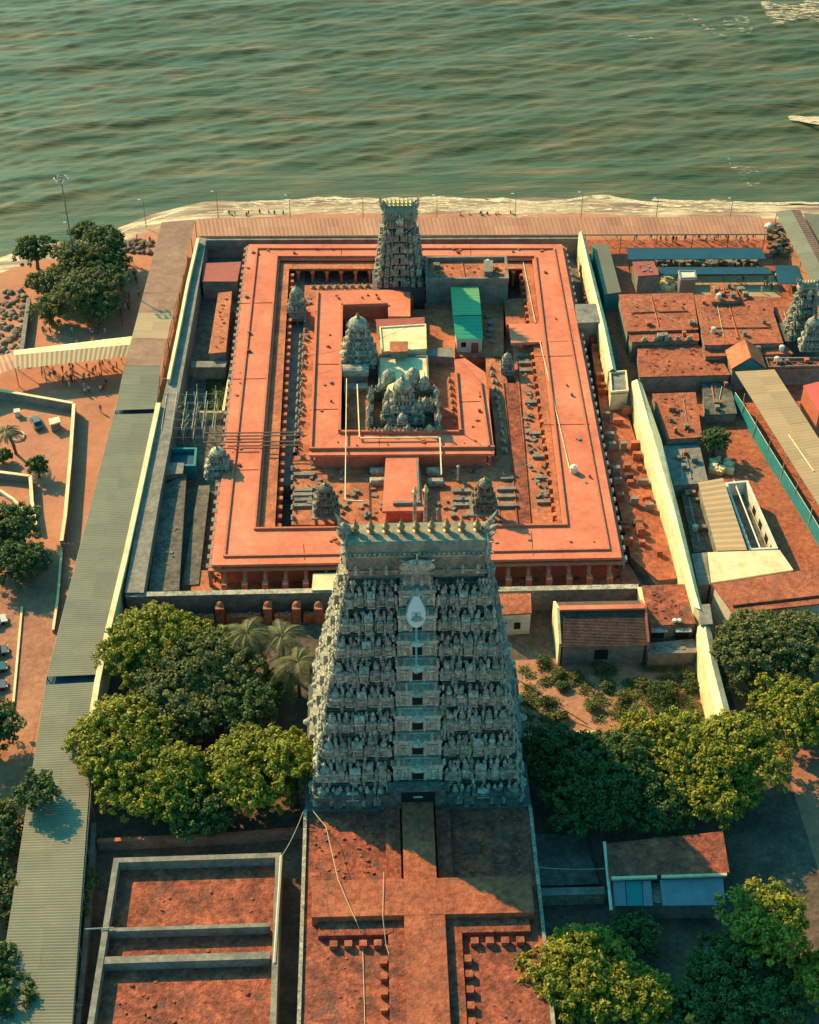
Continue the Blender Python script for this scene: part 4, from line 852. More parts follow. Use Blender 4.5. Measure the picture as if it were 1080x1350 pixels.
b.build('parapet_figure', 'stuccol', t)
for (px, py, ww, hh, nn, dm) in ((531, 556, 5.4, 9.5, 3, 'stuccol'), (512, 560, 2.6, 5.2, 2, 'stuccol'), (549, 560, 2.8, 5.2, 2, 'stuccol'), (531, 571, 2.6, 4.4, 2, 'stuccol'), (561, 548, 2.4, 4, 1, 'stuccol'), (513, 540, 2.2, 4.4, 2, 'stuccol')):
    vimana('', '', px, py, ZS - 2.2, ww, hh, nn, t=t, m='stucco', dm=dm, seed=int(px))
for px, py, r_, hh, k in ((524, 517, 1.9, 0, 'golddome'), (513, 508, 1.25, 1.4, 'stuccol'), (545, 507, 1.25, 1.6, 'stuccol'), (560, 512, .9, .6, 'stuccol')):
    x, y, _ = P(px, py, ZS); b = MB(); b.lathe(x, y, ZS - 3, [(r_ * .8, 0), (r_ * .8, 3 + hh * .5), (r_ * .95, 3.1 + hh * .5), (r_ * 1.05, 3.5 + hh * .5), (r_ * .9, 4.2 + hh), (r_ * .5, 4.8 + hh), (r_ * .1, 5.1 + hh), (.03, 6 + hh)], 12); b.build('dome', k, t, smooth=False)
# ---------------------------------------------------------------- inner court buildings
t = building('hall', 'pale cream flat roofed block in the middle of the inner court', 'building', [(500, 432), (562, 428), (563, 461), (503, 465)], 7.0, 'cream', 'cream', parapet=.25)
building('cabin', 'small salmon roofed rooftop cabin on the pale cream block', 'cabin', [(514, 450), (538, 450), (538, 463), (514, 464)], 8.6, 'concrete', 'redfloor', z0=7.0)
building('hall', 'grey and cream flat roofed block just behind the sanctum domes', 'building', [(499, 470), (564, 470), (566, 506), (499, 508)], 6.2, 'concrete', 'cream', parapet=.25)
building('store', 'low dark flat roof between the two cream blocks', 'building', [(500, 465.5), (598, 458), (598, 471), (566, 469), (500, 469)], 5.4, 'concrete', 'concrete')
building('hall', 'dull maroon flat roofed link behind the pale cream block', 'building', [(495, 421), (560, 418), (560, 427), (499, 431)], 6.4, 'concrete', 'maroon')
t = building('hall', 'long grey walled terrace with an orange floor beside the smaller gateway tower', 'building', [(561, 343), (668, 342), (671, 372), (561, 373)], 7.6, 'concrete', 'redfloor', parapet=.9, pw=.5, junk=22, kit=True)
building('rooftop_hut', 'small grey rooftop hut with white tanks on the grey walled terrace', 'hut', [(638, 343), (650, 343), (650, 358), (638, 358)], 9.6, 'concrete', 'concrete', z0=7.6)
# green shed: two roof sheets over a pinkish wall with door and window
gt = P(618, 460, 0); t = thing('shed', 'green roofed shed with two sheet roofs and a pinkish end wall in the inner court', 'shed', (gt[0], gt[1], 2.5))
b = MB(); corrug(b, P(594, 378, 7.2), P(597, 416, 6.6), P(631, 378, 7.2), P(635, 415, 6.6), 1.0, .03); b.build('roof_sheet', 'greenl', t)
b = MB(); corrug(b, P(597, 417, 6.5), P(601, 447, 5.9), P(635, 416, 6.5), P(637, 447, 5.9), 1.0, .03); b.build('roof_sheet', 'green', t)
w_ = PP([(602, 446), (636, 446), (634, 418), (599, 418)], 5.7); b = MB(); b.prism(w_, 2.5, 5.7); b.build('wall', 'white', t)
w2 = PP([(598, 414), (634, 414), (631, 382), (596, 382)], 6.2); b = MB(); b.prism(w2, 2.5, 6.2); b.build('wall', 'concrete', t)
p, q = w_[0], w_[1]; yy = min(p[1], q[1]) - .03
b = MB(); b.box(p[0] + (q[0] - p[0]) * .28, yy, 3.8, .9, .1, 1.0); b.build('window', 'void', t); b = MB(); b.box(p[0] + (q[0] - p[0]) * .72, yy, 2.5, 1.3, .1, 2.2); b.build('door', 'maroon', t)
# barrel roofed pavilion left of the sanctum
q = P(469, 487, 6.5); t = thing('pavilion', 'small pavilion with a pale barrel roof left of the sanctum', 'pavilion', (q[0], q[1], 0))
b = MB(); n = 8; vs = []; fs = []
for i in range(n + 1):
    a = math.pi * i / n; vs += [(q[0] - 2.4, q[1] - math.cos(a) * 1.5, 6.0 + math.sin(a) * 1.3), (q[0] + 2.4, q[1] - math.cos(a) * 1.5, 6.0 + math.sin(a) * 1.3)]
for i in range(n): fs.append((2 * i, 2 * i + 1, 2 * i + 3, 2 * i + 2))
fs += [tuple(range(0, 2 * n + 2, 2)), tuple(range(2 * n + 1, 0, -2))]; b.add(vs, fs); b.build('barrel_roof', 'stuccol', t); b = MB(); b.box(q[0], q[1], 0, 4.4, 2.6, 6.0); b.build('wall', 'concrete', t)
b = MB(); b.box(q[0], q[1] - 2.4, 0, 4.4, 1.8, 4.6); b.build('porch', 'stuccol', t)
# posts and finial poles near the stem
for px, y0, y1, lb in ((547, 692, 655, 'left of the two tall cream posts rising behind the main tower'), (561, 690, 653, 'right of the two tall cream posts rising behind the main tower')):
    a = P(px, y0, 6); t = thing('flag_post', lb, 'post', a); b = MB(); b.tube(a, (a[0], a[1], 13), .34, .26, 8); b.build('shaft', 'stuccol', t); b = MB(); b.lathe(a[0], a[1], 12.8, [(.45, 0), (.5, .3), (.2, .6), (.3, .9), (.02, 1.5)], 8); b.build('finial', 'golddome', t)
for i, (px, py, z, ww, dd, lb) in enumerate(((508, 618, 4.6, 2.2, 1.0, 0), (508, 631, 4.6, 2.2, 1.0, 0), (573, 618, 4.6, 2.4, 1.0, 0), (575, 632, 4.6, 2.4, 1.0, 0))):
    q = P(px - 10 if px < 540 else px, py, z); t = thing('vent_hood', 'pale weathered vent hood standing on the orange terrace beside the red stem roof', 'vent', (q[0], q[1], 3.4), 'vent hoods beside the stem roof'); b = MB(); b.box(q[0], q[1], 3.4, ww, dd, .9); b.box(q[0], q[1], 4.3, ww + .5, dd + .5, .3, 0, .8, .6); b.build('hood', 'stuccol', t)
for px, py, lb in ((599, 633, 'thin pale post standing on the terrace left of the near right shrine tower'), (572, 690, 'short pale post beside the red ring near the main tower'), (411, 690, 'short post near the left shrine tower')):
    q = P(px + 5, py, 3.4); t = thing('post', lb, 'post', q); b = MB(); b.tube(q, (q[0], q[1], 6.2), .22, n=6); b.lathe(q[0], q[1], 6.2, [(.3, 0), (.34, .2), (.1, .5)], 6); b.build('shaft', 'stuccol', t)
# ---------------------------------------------------------------- sunken court on the left
building('annex', 'low maroon roofed annex in the far left corner of the sunken court', 'building', [(268, 347), (318, 345), (313, 371), (266, 371)], 4.2, 'concrete', 'maroon')
building('annex', 'narrow orange roofed annex with a pale kerb in the sunken court on the left', 'building', [(288, 386), (306, 384), (298, 464), (275, 466)], 4.6, 'concrete', 'redfloor', junk=14)
building('annex', 'small grey twin celled block below the narrow orange roof', 'building', [(252, 476), (300, 476), (297, 484), (252, 484)], 3.2, 'concrete', 'concrete')
t = line_wall('court_wall', 'thin cream kerb wall round the green yard of the sunken court', [(306, 475), (294, 543), (262, 543)], .35, 1.6, 'cream', 'cream')
building('platform', 'long low grey terrace floor along the sunken court', 'platform', [(214, 640), (246, 625), (236, 778), (196, 780)], 2.6, 'concrete', 'court', junk=20)
building('platform', 'raised stone walk between the sunken terrace and the red ring hall', 'platform', [(262, 640), (277, 640), (262, 770), (240, 772)], 1.2, 'concrete', 'court')
building('step_block', 'shaded stone step block at the upper end of the sunken terrace', 'step', [(217, 610), (243, 610), (241, 624), (215, 626)], 3.4, 'concrete', 'concrete')
# scaffolded site
q = P(245, 590, 0); t = thing('water_tank', 'small blue sided tank frame among the scaffolding left of the red ring', 'tank', q)
b = MB(); ring(b, PP([(222, 590), (260, 590), (258, 614), (218, 614)], 3), inset(PP([(222, 590), (260, 590), (258, 614), (218, 614)], 3), .4), 0, 3); b.build('tank_wall', 'teal', t); b = MB(); b.prism(inset(PP([(222, 590), (260, 590), (258, 614), (218, 614)], 3), .42), 0, 2.2); b.build('water', 'blue', t)
t = thing('scaffold', 'tangle of pale scaffold poles in the sunken court left of the red ring', 'scaffold', P(250, 570, 0)); b = MB(); r0 = random.Random(4)
gx = [P(222 + i * 13, 560, 0) for i in range(6)]; gy = [P(240, 548 + j * 11, 0)[1] for j in range(5)]
for i, g in enumerate(gx):
    for y in gy:
        if r0.random() < .75: b = b; b.tube((g[0], y, 0), (g[0] + r0.uniform(-.2, .2), y, r0.uniform(4, 7.5)), .07, n=4)
b.build('upright', 'pipe', t); b = MB()
for y in gy:
    for z in (2.6, 4.8): b.tube((gx[0][0] - .5, y, z), (gx[-1][0] + .5, y, z + .1), .06, n=4)
for g in gx:
    for z in (2.8, 5.0): b.tube((g[0], gy[0] + .6, z), (g[0], gy[-1] - .6, z), .06, n=4)
for i in range(7): a = r0.choice(gx); b.tube((a[0], r0.choice(gy), 0), (a[0] + 3, r0.choice(gy), 6), .06, n=4)
b.build('crossbar', 'pipe', t)
for i in range(6):
    y0 = 566 + i * 5 if i < 3 else 582 + (i - 3) * 4
b = MB(); c = MB()
for k, (py, x0, x1) in enumerate(((571, 268, 400), (575, 282, 405), (583, 268, 395), (588, 300, 398))):
    a, c2 = P(x0, py, 6.75), P(x1, py - 1, 6.75); tt = thing('timber_pole', ('dark timber pole across the left arm of the red roof, nearest the sea', 'dark timber pole on the left arm of the red roof, second from the sea', 'dark timber pole on the left arm of the red roof, third from the sea', 'shorter dark timber pole on the left arm of the red roof, nearest of four')[k], 'pole', (a[0], a[1], 6.5)); b = MB(); b.tube(a, c2, .14, n=5); b.build('shaft', 'wood', tt)
building('rooftop_hut', 'small dark grey hut straddling the right edge of the red ring by the tall wall', 'hut', [(758, 401), (792, 400), (795, 424), (761, 426)], 6.8, 'concrete', 'concrete')
# ---------------------------------------------------------------- walls in front of the shrine
t = line_wall('boundary_wall', 'weathered grey wall with stubby buttresses crossing left of the main tower', [(166, 784), (300, 781), (444, 778)], .9, 4.4, 'concrete', 'stuccol')
b0 = None
for px in (217, 290, 353, 391, 420):
    q = P(px, 808, 2.2)
    b = MB(); b.box(q[0], q[1] + .8, 0, 1.3, 2.0, 3.2); b.lathe(q[0], q[1] + .8, 3.2, [(.6, 0), (.6, .1), (.3, .5), (.05, .6)], 6); b.build('buttress', 'redfloor', t)
for (a, c), lb in zip((((222, 814), (282, 814)), ((298, 812), (344, 812)), ((362, 811), (385, 810)), ((400, 810), (432, 808))), ('first', 'second', 'third', 'fourth')):
    p, q = P(*a, 1.4), P(*c, 1.4); tt = thing('low_wall', lb + ' stretch from the left of the crumbling salmon low wall before the grey wall', 'wall', ((p[0] + q[0]) / 2, p[1], 0)); b = MB(); b.box((p[0] + q[0]) / 2, p[1], 0, q[0] - p[0], 1.0, 1.5); clutter(b, [(p[0], p[1] - .4), (q[0], p[1] - .4), (q[0], p[1] + .4), (p[0], p[1] + .4)], 1.5, 14, .2, .5, .3); b.build('wall_body', 'redfloor', tt)
t = building('porch', 'cream sheet roofed porch in front of the red ring just left of the main tower', 'porch', [(413, 756), (458, 755), (456, 777), (411, 778)], 4.8, 'concrete', 'cream')
line_wall('boundary_wall', 'weathered grey wall crossing right of the main tower', [(648, 777), (740, 775), (842, 773)], .9, 4.4, 'concrete', 'stuccol')
line_wall('boundary_wall', 'short cream topped return wall beside the rough block', [(843, 774), (850, 803)], .6, 4.6, 'concrete', 'cream')
building('stone_platform', 'low red earth platform with broken slabs along the near side of the ring', 'platform', [(262, 752), (455, 750), (455, 776), (250, 779)], 1.0, 'concrete', 'redfloor', junk=30)
building('stone_platform', 'low red platform with broken slabs right of the main tower before the ring', 'platform', [(648, 748), (830, 744), (845, 770), (648, 773)], 1.0, 'concrete', 'redfloor', junk=40)
building('stone_platform', 'long strip of broken red terraces between the ring and the tall cream wall', 'platform', [(762, 336), (775, 336), (832, 560), (896, 762), (868, 765), (832, 735), (800, 600)], 2.2, 'concrete', 'brick2', junk=0)
t = thing('stall_row', 'rows of broken masonry stalls between the ring and the tall cream wall', 'ruin', P(840, 660, 2.2)); r0 = random.Random(12)
for i in range(60):
    k = i / 60; y = 345 + k * 400; x0 = 768 + (y - 345) * .152 + 14 * 0; 
    for j in range(3):
        wl = 4 + (y - 345) * .035 if y < 500 else 12 + (y - 500) * .035
        if r0.random() < .45:
            px = 764 + (y - 336) * .165 + j * wl; q = P(px, y, 2.2)
            if True: b = MB(); b.box(q[0], q[1], 2.2, r0.uniform(.9, 1.9), r0.uniform(.5, .9), r0.uniform(.5, 1.7), r0.uniform(-.1, .1)); b.build('masonry_block', r0.choice(['redfloor', 'concrete', 'brick2', 'tile']), t)
building('house', 'small red roofed house with a plain front right of the main tower', 'house', [(652, 783), (700, 782), (701, 808), (652, 811)], 4.6, 'white', 'brick2', wins=[(664, 825, 1.0, 1.3, 3, 0, 1), (682, 825, 1.0, 1.3, 3, 0, 1)])
t = building('house', 'rough flat roofed block with two shuttered windows against the tall cream wall', 'house', [(846, 772), (903, 770), (918, 822), (857, 825)], 5.2, 'concrete', 'brick', junk=18)
for px in (868, 900):
    q = P(px, 836, 3.6); b = MB(); b.box(q[0], q[1] + .35, 2.6, 1.9, .5, 1.8); b.build('window', 'void', t); b = MB(); b.box(q[0], q[1] - .1, 4.5, 2.4, .9, .15); b.build('sunshade', 'stuccol', t)
for px in (889, 895): q = P(px, 820, 5.2); t = thing('pot', 'small cream pot on the edge of the rough block, %s of two' % ('left' if px < 892 else 'right'), 'pot', q); b = MB(); b.lathe(q[0], q[1], 5.2, [(.25, 0), (.4, .25), (.3, .5), (.34, .55)], 8); b.build('body', 'white', t)
building('lean_to', 'patched grey lean-to roof below the shuttered windows', 'shed', [(852, 848), (915, 842), (920, 860), (854, 862)], 3.0, 'concrete', 'concrete', junk=16)
# tiled shed
p = PP([(737, 803), (850, 803)], 7.0); e = PP([(741, 853), (851, 848)], 4.4); gy = min(e[0][1], e[1][1]) + .3
t = thing('tiled_shed', 'long shed with a dark clay tiled roof and an orange ridge in the garden', 'shed', ((p[0][0] + p[1][0]) / 2, gy, 0))
b = MB(); x0, x1 = min(p[0][0], e[0][0]), max(p[1][0], e[1][0]); b.prism([(x0 + .3, e[0][1] + .5), (x1 - .3, e[0][1] + .5), (x1 - .3, p[0][1] + 3), (x0 + .3, p[0][1] + 3)], 0, 4.5); b.build('wall', 'concrete', t)
b = MB(); N_ = 26; yb = p[0][1]
for i in range(N_):     # courses of tiles stepping down from the ridge
    k0, k1 = i / N_, (i + 1) / N_; ya, yc = yb + (e[0][1] - yb) * k0, yb + (e[0][1] - yb) * k1; za, zc = 7.0 - 2.6 * k0, 7.0 - 2.6 * k1
    b.add([(x0, ya, za), (x1, ya, za), (x1, yc, zc + .09), (x0, yc, zc + .09), (x1, yc, zc), (x0, yc, zc)], [(0, 3, 2, 1), (3, 5, 4, 2)])
b.add([(x0, yb, 7.0), (x1, yb, 7.0), (x1, yb + 4, 4.6), (x0, yb + 4, 4.6)], [(0, 1, 2, 3)]); b.build('roof', 'tile', t)
b = MB(); b.box((x0 + x1) / 2, yb, 6.95, x1 - x0, .9, .35); b.build('ridge', 'red', t)
for sx, m_ in ((x0 - .15, 'cream'), (x1 + .15, 'redwall')):
    b = MB(); b.add([(sx - .18, yb + 4, 0), (sx + .18, yb + 4, 0), (sx + .18, e[0][1] + .4, 0), (sx - .18, e[0][1] + .4, 0), (sx - .18, yb + 4, 4.8), (sx + .18, yb + 4, 4.8), (sx + .18, e[0][1] + .4, 4.7), (sx - .18, e[0][1] + .4, 4.7), (sx - .18, yb, 7.35), (sx + .18, yb, 7.35)], [(0, 3, 7, 8, 4), (1, 5, 9, 6, 2), (4, 8, 9, 5), (8, 7, 6, 9), (3, 2, 6, 7), (0, 4, 5, 1)]); b.build('gable_wall', m_, t)
q = P(793, 862, 2.4); b = MB(); b.box(q[0], e[0][1] + .45, 1.2, 2.0, .2, 1.9); b.build('window', 'void', t)
# ---------------------------------------------------------------- pillared hall in front of the main tower
ZM = 6.2
t = thing('front_hall', 'long brick roofed hall with a raised cross on its roof before the main tower', 'temple hall', P(555, 1200, 0))
xa, xb = P(404, 1063, ZM)[0], P(698, 1063, ZM)[0]; y1 = YF0 - .6; y0 = P(550, 1500, ZM)[1]
b = MB(); b.prism([(xa, y0), (xb, y0), (xb, y1), (xa, y1)], 0, ZM - .4); b.build('wall', 'concrete', t)
b = MB(); b.prism([(xa - .35, y0), (xb + .35, y0), (xb + .35, y1), (xa - .35, y1)], ZM - .4, ZM); b.build('roof', 'brick', t)
b = MB(); b.prism([(xa - .3, y0), (xa + .15, y0), (xa + .15, y1), (xa - .3, y1)], ZM - .003, ZM + .35); b.build('edge_kerb', 'stuccol', t); b = MB(); b.prism([(xb - .15, y0), (xb + .3, y0), (xb + .3, y1), (xb - .15, y1)], ZM - .003, ZM + .35); b.build('edge_kerb', 'stuccol', t)
yA, yB = P(550, 1158, ZM + 1.9)[1], P(550, 1206, ZM + 1.9)[1]; cl, cr = P(531, 1100, ZM + 1.9)[0], P(573, 1100, ZM + 1.9)[0]; cl2, cr2 = P(534, 1250, ZM + 1.9)[0], P(589, 1250, ZM + 1.9)[0]
Z3 = ZM + 1.9
b = MB(); b.prism([(xa + 1.2, yB), (xb - 1.0, yB), (xb - 1.0, yA), (xa + 1.2, yA)], ZM - .01, Z3); b.build('raised_cross', 'brick2', t)
b = MB(); b.prism([(cl, yA + .005), (cr, yA + .005), (cr, y1 - .1), (cl, y1 - .1)], ZM - .01, Z3 - .02); b.build('raised_cross', 'brick2', t)
b = MB(); b.prism([(cl2, y0), (cr2, y0), (cr2, yB - .005), (cl2, yB - .005)], ZM - .01, Z3 - .03); b.build('raised_cross', 'brick2', t)
lw = 2.0; zl = ZM + .85      # lower ledges round the cross
b = MB()
b.prism([(xa + 2, yB - lw), (cl2 - .01, yB - lw), (cl2 - .01, yB - .01), (xa + 2, yB - .01)], ZM - .012, zl); b.build('ledge', 'brick', t); b = MB()
b.prism([(cr2 + .01, yB - lw), (xb - 1.6, yB - lw), (xb - 1.6, yB - .01), (cr2 + .01, yB - .01)], ZM - .012, zl); b.build('ledge', 'brick', t); b = MB()
b.prism([(cl2 - lw, y0), (cl2 - .01, y0), (cl2 - .01, yB - lw - .01), (cl2 - lw, yB - lw - .01)], ZM - .012, zl - .01); b.prism([(cr2 + .01, y0), (cr2 + lw, y0), (cr2 + lw, yB - lw - .01), (cr2 + .01, yB - lw - .01)], ZM - .012, zl - .01); b.build('ledge', 'brick', t)
b = MB()
for xx in (cl - 2.2, cr + .3): b.prism([(xx, yA + .5), (xx + 1.9, yA + .5), (xx + 1.9, y1 - .2), (xx, y1 - .2)], ZM - .012, ZM + .8)
b.build('ledge', 'brick', t)
def blk(b): b.box(0, 0, 0, .95, .85, .8)
rowof(t, 'vent_block', 'brick2', blk, (xa + 3, yB - lw - 1.1, ZM), (cl2 - 2.4, yB - lw - 1.1, ZM), 4); rowof(t, 'vent_block', 'brick2', blk, (cr2 + 2.6, yB - lw - 1.1, ZM), (xb - 2, yB - lw - 1.1, ZM), 4)
rowof(t, 'vent_block', 'brick2', blk, (cr2 + lw + .6, yB - lw - 2.5, ZM), (cr2 + lw + .6, y0 + 2, ZM), 10); rowof(t, 'vent_block', 'brick2', blk, (cl2 - lw - .6, yB - lw - 2.5, ZM), (cl2 - lw - .6, y0 + 2, ZM), 10)
b = MB(); clutter(b, [(xa + .8, y0 + 1), (xb - .8, y0 + 1), (xb - .8, yB - 3), (xa + .8, yB - 3)], ZM, 90, .1, .4, .15, 6); clutter(b, [(xa + .8, yA + 1), (cl - 3, yA + 1), (cl - 3, y1 - 1), (xa + .8, y1 - 1)], ZM, 40, .1, .5, .25, 7); clutter(b, [(cr + 3, yA + 1), (xb - 1, yA + 1), (xb - 1, y1 - 1), (cr + 3, y1 - 1)], ZM, 40, .1, .5, .25, 8); o = b.build('roof_rubble', 'brick2', t); o['kind'] = 'stuff'; o['label'] = 'loose rubble'
def cable(name, label, pts, r_=.035, sag=.6, m_='pipe'):
    t = thing(name, label, 'cable', pts[0]); b = MB()
    for p, q in zip(pts, pts[1:]):
        n = 10; pv = None
        for i in range(n + 1):
            k = i / n; c = (p[0] + (q[0] - p[0]) * k, p[1] + (q[1] - p[1]) * k, p[2] + (q[2] - p[2]) * k - sag * 4 * k * (1 - k))
            if pv: b.tube(pv, c, r_, n=4)
            pv = c
    b.build('wire', m_, t)
cable('cable', 'pale cable running down the left half of the brick hall roof', [P(412, 1068, 7.5), P(430, 1090, 8), P(446, 1160, 8.6), P(470, 1215, 8.2), P(478, 1235, 6.4), P(482, 1370, 6.3)], .05, .05)
cable('cable', 'pale cable curving beside the middle of the brick hall roof', [P(506, 1150, 8.3), P(505, 1210, 8.2), P(509, 1245, 6.5), P(525, 1300, 6.4), P(570, 1370, 8.3)], .05, .02)
cable('cable', 'long thin dark cable sagging over the red roofs toward the sea', [P(395, 470, 9), P(560, 420, 12), P(700, 560, 9)], .03, 1.5, 'tyre')
cable('cable', 'thin cable from the main tower foot across to the left enclosure', [P(400, 1070, 8), P(372, 1128, 5)], .05, .6)
cable('cable', 'thin overhead wire over the red terraces on the right', [P(760, 450, 9), P(860, 480, 8.5), P(1000, 390, 9)], .03, .5, 'tyre')
cable('cable', 'thin cable above the dark yard right of the brick hall', [P(706, 1143, 6.6), P(797, 1145, 6)], .035, .3)
cable('cable', 'dark pole-like cable over the garden soil', [P(686, 898, 3), P(775, 955, .4)], .09, .1, 'tyre')
# ---------------------------------------------------------------- roofless enclosure lower left
t = thing('enclosure', 'roofless concrete walled enclosure with two cross beams over a mottled red floor', 'enclosure', P(245, 1230, 0)); ZE = 5.0
eo = PP([(150, 1131), (371, 1124), (362, 1420), (104, 1420)], ZE); ei = inset(eo, .75)
b = MB(); ring(b, eo, ei, 0, ZE); b.build('wall', 'concrete', t); b = MB(); b.prism(inset(eo, .5), 0, 3.3); b.build('floor', 'brick', t)
for ya, yb_, w0 in ((1226, 1219, .55), (1266, 1259, 1.0)):
    a, c = P(134, ya, ZE - .1), P(356, yb_, ZE - .1); dx, dy = c[0] - a[0], c[1] - a[1]; b = MB(); l = math.hypot(dx, dy); ux, uy = -dy / l * w0 / 2, dx / l * w0 / 2; b.prism([(a[0] - ux, a[1] - uy), (c[0] - ux, c[1] - uy), (c[0] + ux, c[1] + uy), (a[0] + ux, a[1] + uy)], 3.2, ZE - .1); b.build('cross_wall', 'concrete', t)
a, c = P(362, 1270, ZE), P(371, 1128, ZE); b = MB(); b.tube(a, c, .2, n=5); b.build('pipe', 'pipe', t); b = MB(); b.tube(P(112, 1225, ZE + .2), P(150, 1223, ZE + .2), .1, n=4); b.build('pipe', 'pipe', t)
b = MB(); clutter(b, inset(eo, 2), 3.3, 50, .1, .5, .25, 21); o = b.build('rubble', 'brick2', t); o['kind'] = 'stuff'; o['label'] = 'loose rubble'
line_wall('boundary_wall', 'low dark wall running down the right side of the olive walkway at the lower left', [(124, 1085), (112, 1250), (98, 1400)], .5, 2.4, 'concrete', 'concrete')
line_wall('boundary_wall', 'dark wall behind the trees at the lower left', [(128, 1108), (300, 1100), (398, 1092)], .5, 2.0, 'concrete', 'redfloor')
# ---------------------------------------------------------------- sheds lower right
t = thing('shed', 'dark roofed shed with a pale blue lean-to in the lower right yard', 'shed', P(880, 1140, 0))
w_ = PP([(799, 1112), (953, 1096), (962, 1150), (804, 1156)], 5.0); b = MB(); b.prism(w_, 4.8, 5.0); b.build('roof', 'brick', t); b = MB(); b.prism(inset(w_, .4), 0, 4.8); b.build('wall', 'concrete', t)
b = MB(); b.tube(P(806, 1158, 5.0), P(866, 1156, 5.0), .28, n=5); b.tube(P(872, 1156, 5.0), P(958, 1153, 5.0), .28, n=5); b.build('gutter', 'cream', t)
b = MB(); b.tube(P(797, 1110, 5.1), P(806, 1200, 4.2), .2, n=4); b.build('gable_edge', 'white', t)
def slab(px, za, zb_, m_, nm='lean_to_sheet'):
    p = [P(px[0][0], px[0][1], za), P(px[1][0], px[1][1], za), P(px[2][0], px[2][1], zb_), P(px[3][0], px[3][1], zb_)]; b = MB(); b.add([(q[0], q[1], q[2]) for q in p] + [(q[0], q[1], q[2] - .12) for q in p], [(3, 2, 1, 0), (4, 5, 6, 7), (0, 1, 5, 4), (1, 2, 6, 5), (2, 3, 7, 6), (3, 0, 4, 7)]); return b.build(nm, m_, t)
slab([(808, 1161), (824, 1161), (826, 1194), (811, 1194)], 4.6, 3.8, 'paleblue'); slab([(825, 1161), (846, 1161), (848, 1194), (827, 1194)], 4.5, 3.7, 'teal'); slab([(847, 1161), (858, 1161), (861, 1194), (849, 1194)], 4.6, 3.8, 'paleblue'); slab([(870, 1160), (953, 1157), (957, 1193), (874, 1194)], 4.6, 3.8, 'paleblue')
b = MB(); b.prism(PP([(808, 1165), (950, 1162), (952, 1190), (812, 1190)], 3.5), 0, 3.5); b.build('wall', 'concrete', t)
line_wall('low_wall', 'mossy low wall joining the brick hall to the dark roofed shed', [(708, 1176), (797, 1174)], 1.1, 2.2, 'stuccol', 'concrete')
building('yard_platform', 'dark paved block between the brick hall and the mossy low wall', 'platform', [(704, 1100), (770, 1100), (790, 1165), (708, 1168)], .8, 'court', 'court')
line_wall('boundary_wall', 'low wall along the near edge of the garden soil', [(690, 968), (790, 965)], .5, 1.6, 'concrete', 'cream')
# ---------------------------------------------------------------- right hand quarter
building('long_shed', 'narrow grey green roofed shed hugging the far half of the tall wall', 'shed', [(780, 321), (802, 322), (819, 385), (797, 388)], 4.2, 'teal', 'olive')
def canopy(name, label, px, z, m_, n=4):
    pts = PP(px, z); t = thing(name, label, 'canopy', (*cen(pts), 0)); b = MB(); b.prism(pts, z - .12, z); b.build('roof_sheet', m_, t); c = inset(pts, .5)
    for i in range(4):
        for k in range(n): x = c[i][0] + (c[(i + 1) % 4][0] - c[i][0]) * k / n; y = c[i][1] + (c[(i + 1) % 4][1] - c[i][1]) * k / n; b = MB(); b.tube((x, y, 0), (x, y, z - .1), .08, n=4); b.build('post', 'metal', t)
canopy('canopy', 'long dark teal sheet canopy parallel to the beach walkway on the right', [(826, 327), (1004, 327), (1010, 341), (829, 342)], 3.4, 'blue', 6)
canopy('canopy', 'lower dark teal canopy in front of the long teal canopy', [(868, 352), (1012, 352), (1018, 361), (868, 362)], 2.6, 'blue', 5)
canopy('canopy', 'square dark blue canopy beside the brown walkway at the upper right', [(1022, 350), (1052, 350), (1062, 374), (1026, 374)], 3.0, 'blue', 2)
t = building('shop', 'small open stall with a broken maroon roof left of the cream kiosk', 'stall', [(834, 345), (862, 344), (869, 362), (841, 364)], 4.4, 'concrete', 'maroon', junk=12)
t = building('kiosk', 'small cream roofed kiosk with dark open sides on the pale yard', 'kiosk', [(894, 357), (917, 357), (919, 367), (897, 368)], 4.2, 'metal', 'white', parapet=.2)
q = P(906, 374, 2); b = MB(); b.box(q[0], q[1] + .5, .3, 2.6, .12, 2.4); b.build('opening', 'void', t)
def mound(name, label, px, z, m_, parts=14):
    r = random.Random(int(px[0][0])); pts = PP(px, 0); t = thing(name, label, 'rubble', (*cen(pts), 0)); b = MB(); clutter(b, pts, 0, parts, .4, 1.4, 1.2, int(px[0][0])); o = b.build('rubble', m_, t); o['kind'] = 'stuff'; o['label'] = 'loose rubble'; return t
mound('rubble_heap', 'jumble of timber and stores between the two teal canopies', [(835, 345), (1010, 345), (1012, 352), (840, 352)], 0, 'concrete', 90)
mound('rubble_heap', 'pile of stores beside the cream kiosk', [(872, 364), (894, 364), (894, 384), (872, 384)], 0, 'cream', 30)
mound('rubble_heap', 'heap of junk near the end of the orange beach walkway', [(1010, 296), (1030, 296), (1042, 340), (1014, 345)], 0, 'wood', 60)
q = P(1014, 300, 3); t = thing('dome_tent', 'small white domed shelter at the right end of the beach walkway', 'shelter', (q[0], q[1], 0)); b = MB(); b.lathe(q[0], q[1], 3, [(1.1, 0), (1.0, .5), (.6, .9), (.1, 1.1)], 10); b.build('dome', 'white', t); b = MB(); b.tube((q[0], q[1], 0), (q[0], q[1], 3), .15, n=5); b.build('post', 'metal', t)
def T(label, px, z, m_='brick2', par=.0, junk=10, wall='concrete', **k): return building('terrace_block', label, 'building', px, z, wall, m_, parapet=par, junk=junk, kit=len(px) == 4, **k)
T('broad weathered red terrace next to the narrow grey green shed', [(816, 388), (914, 386), (921, 434), (827, 437)], 5.0, junk=18)
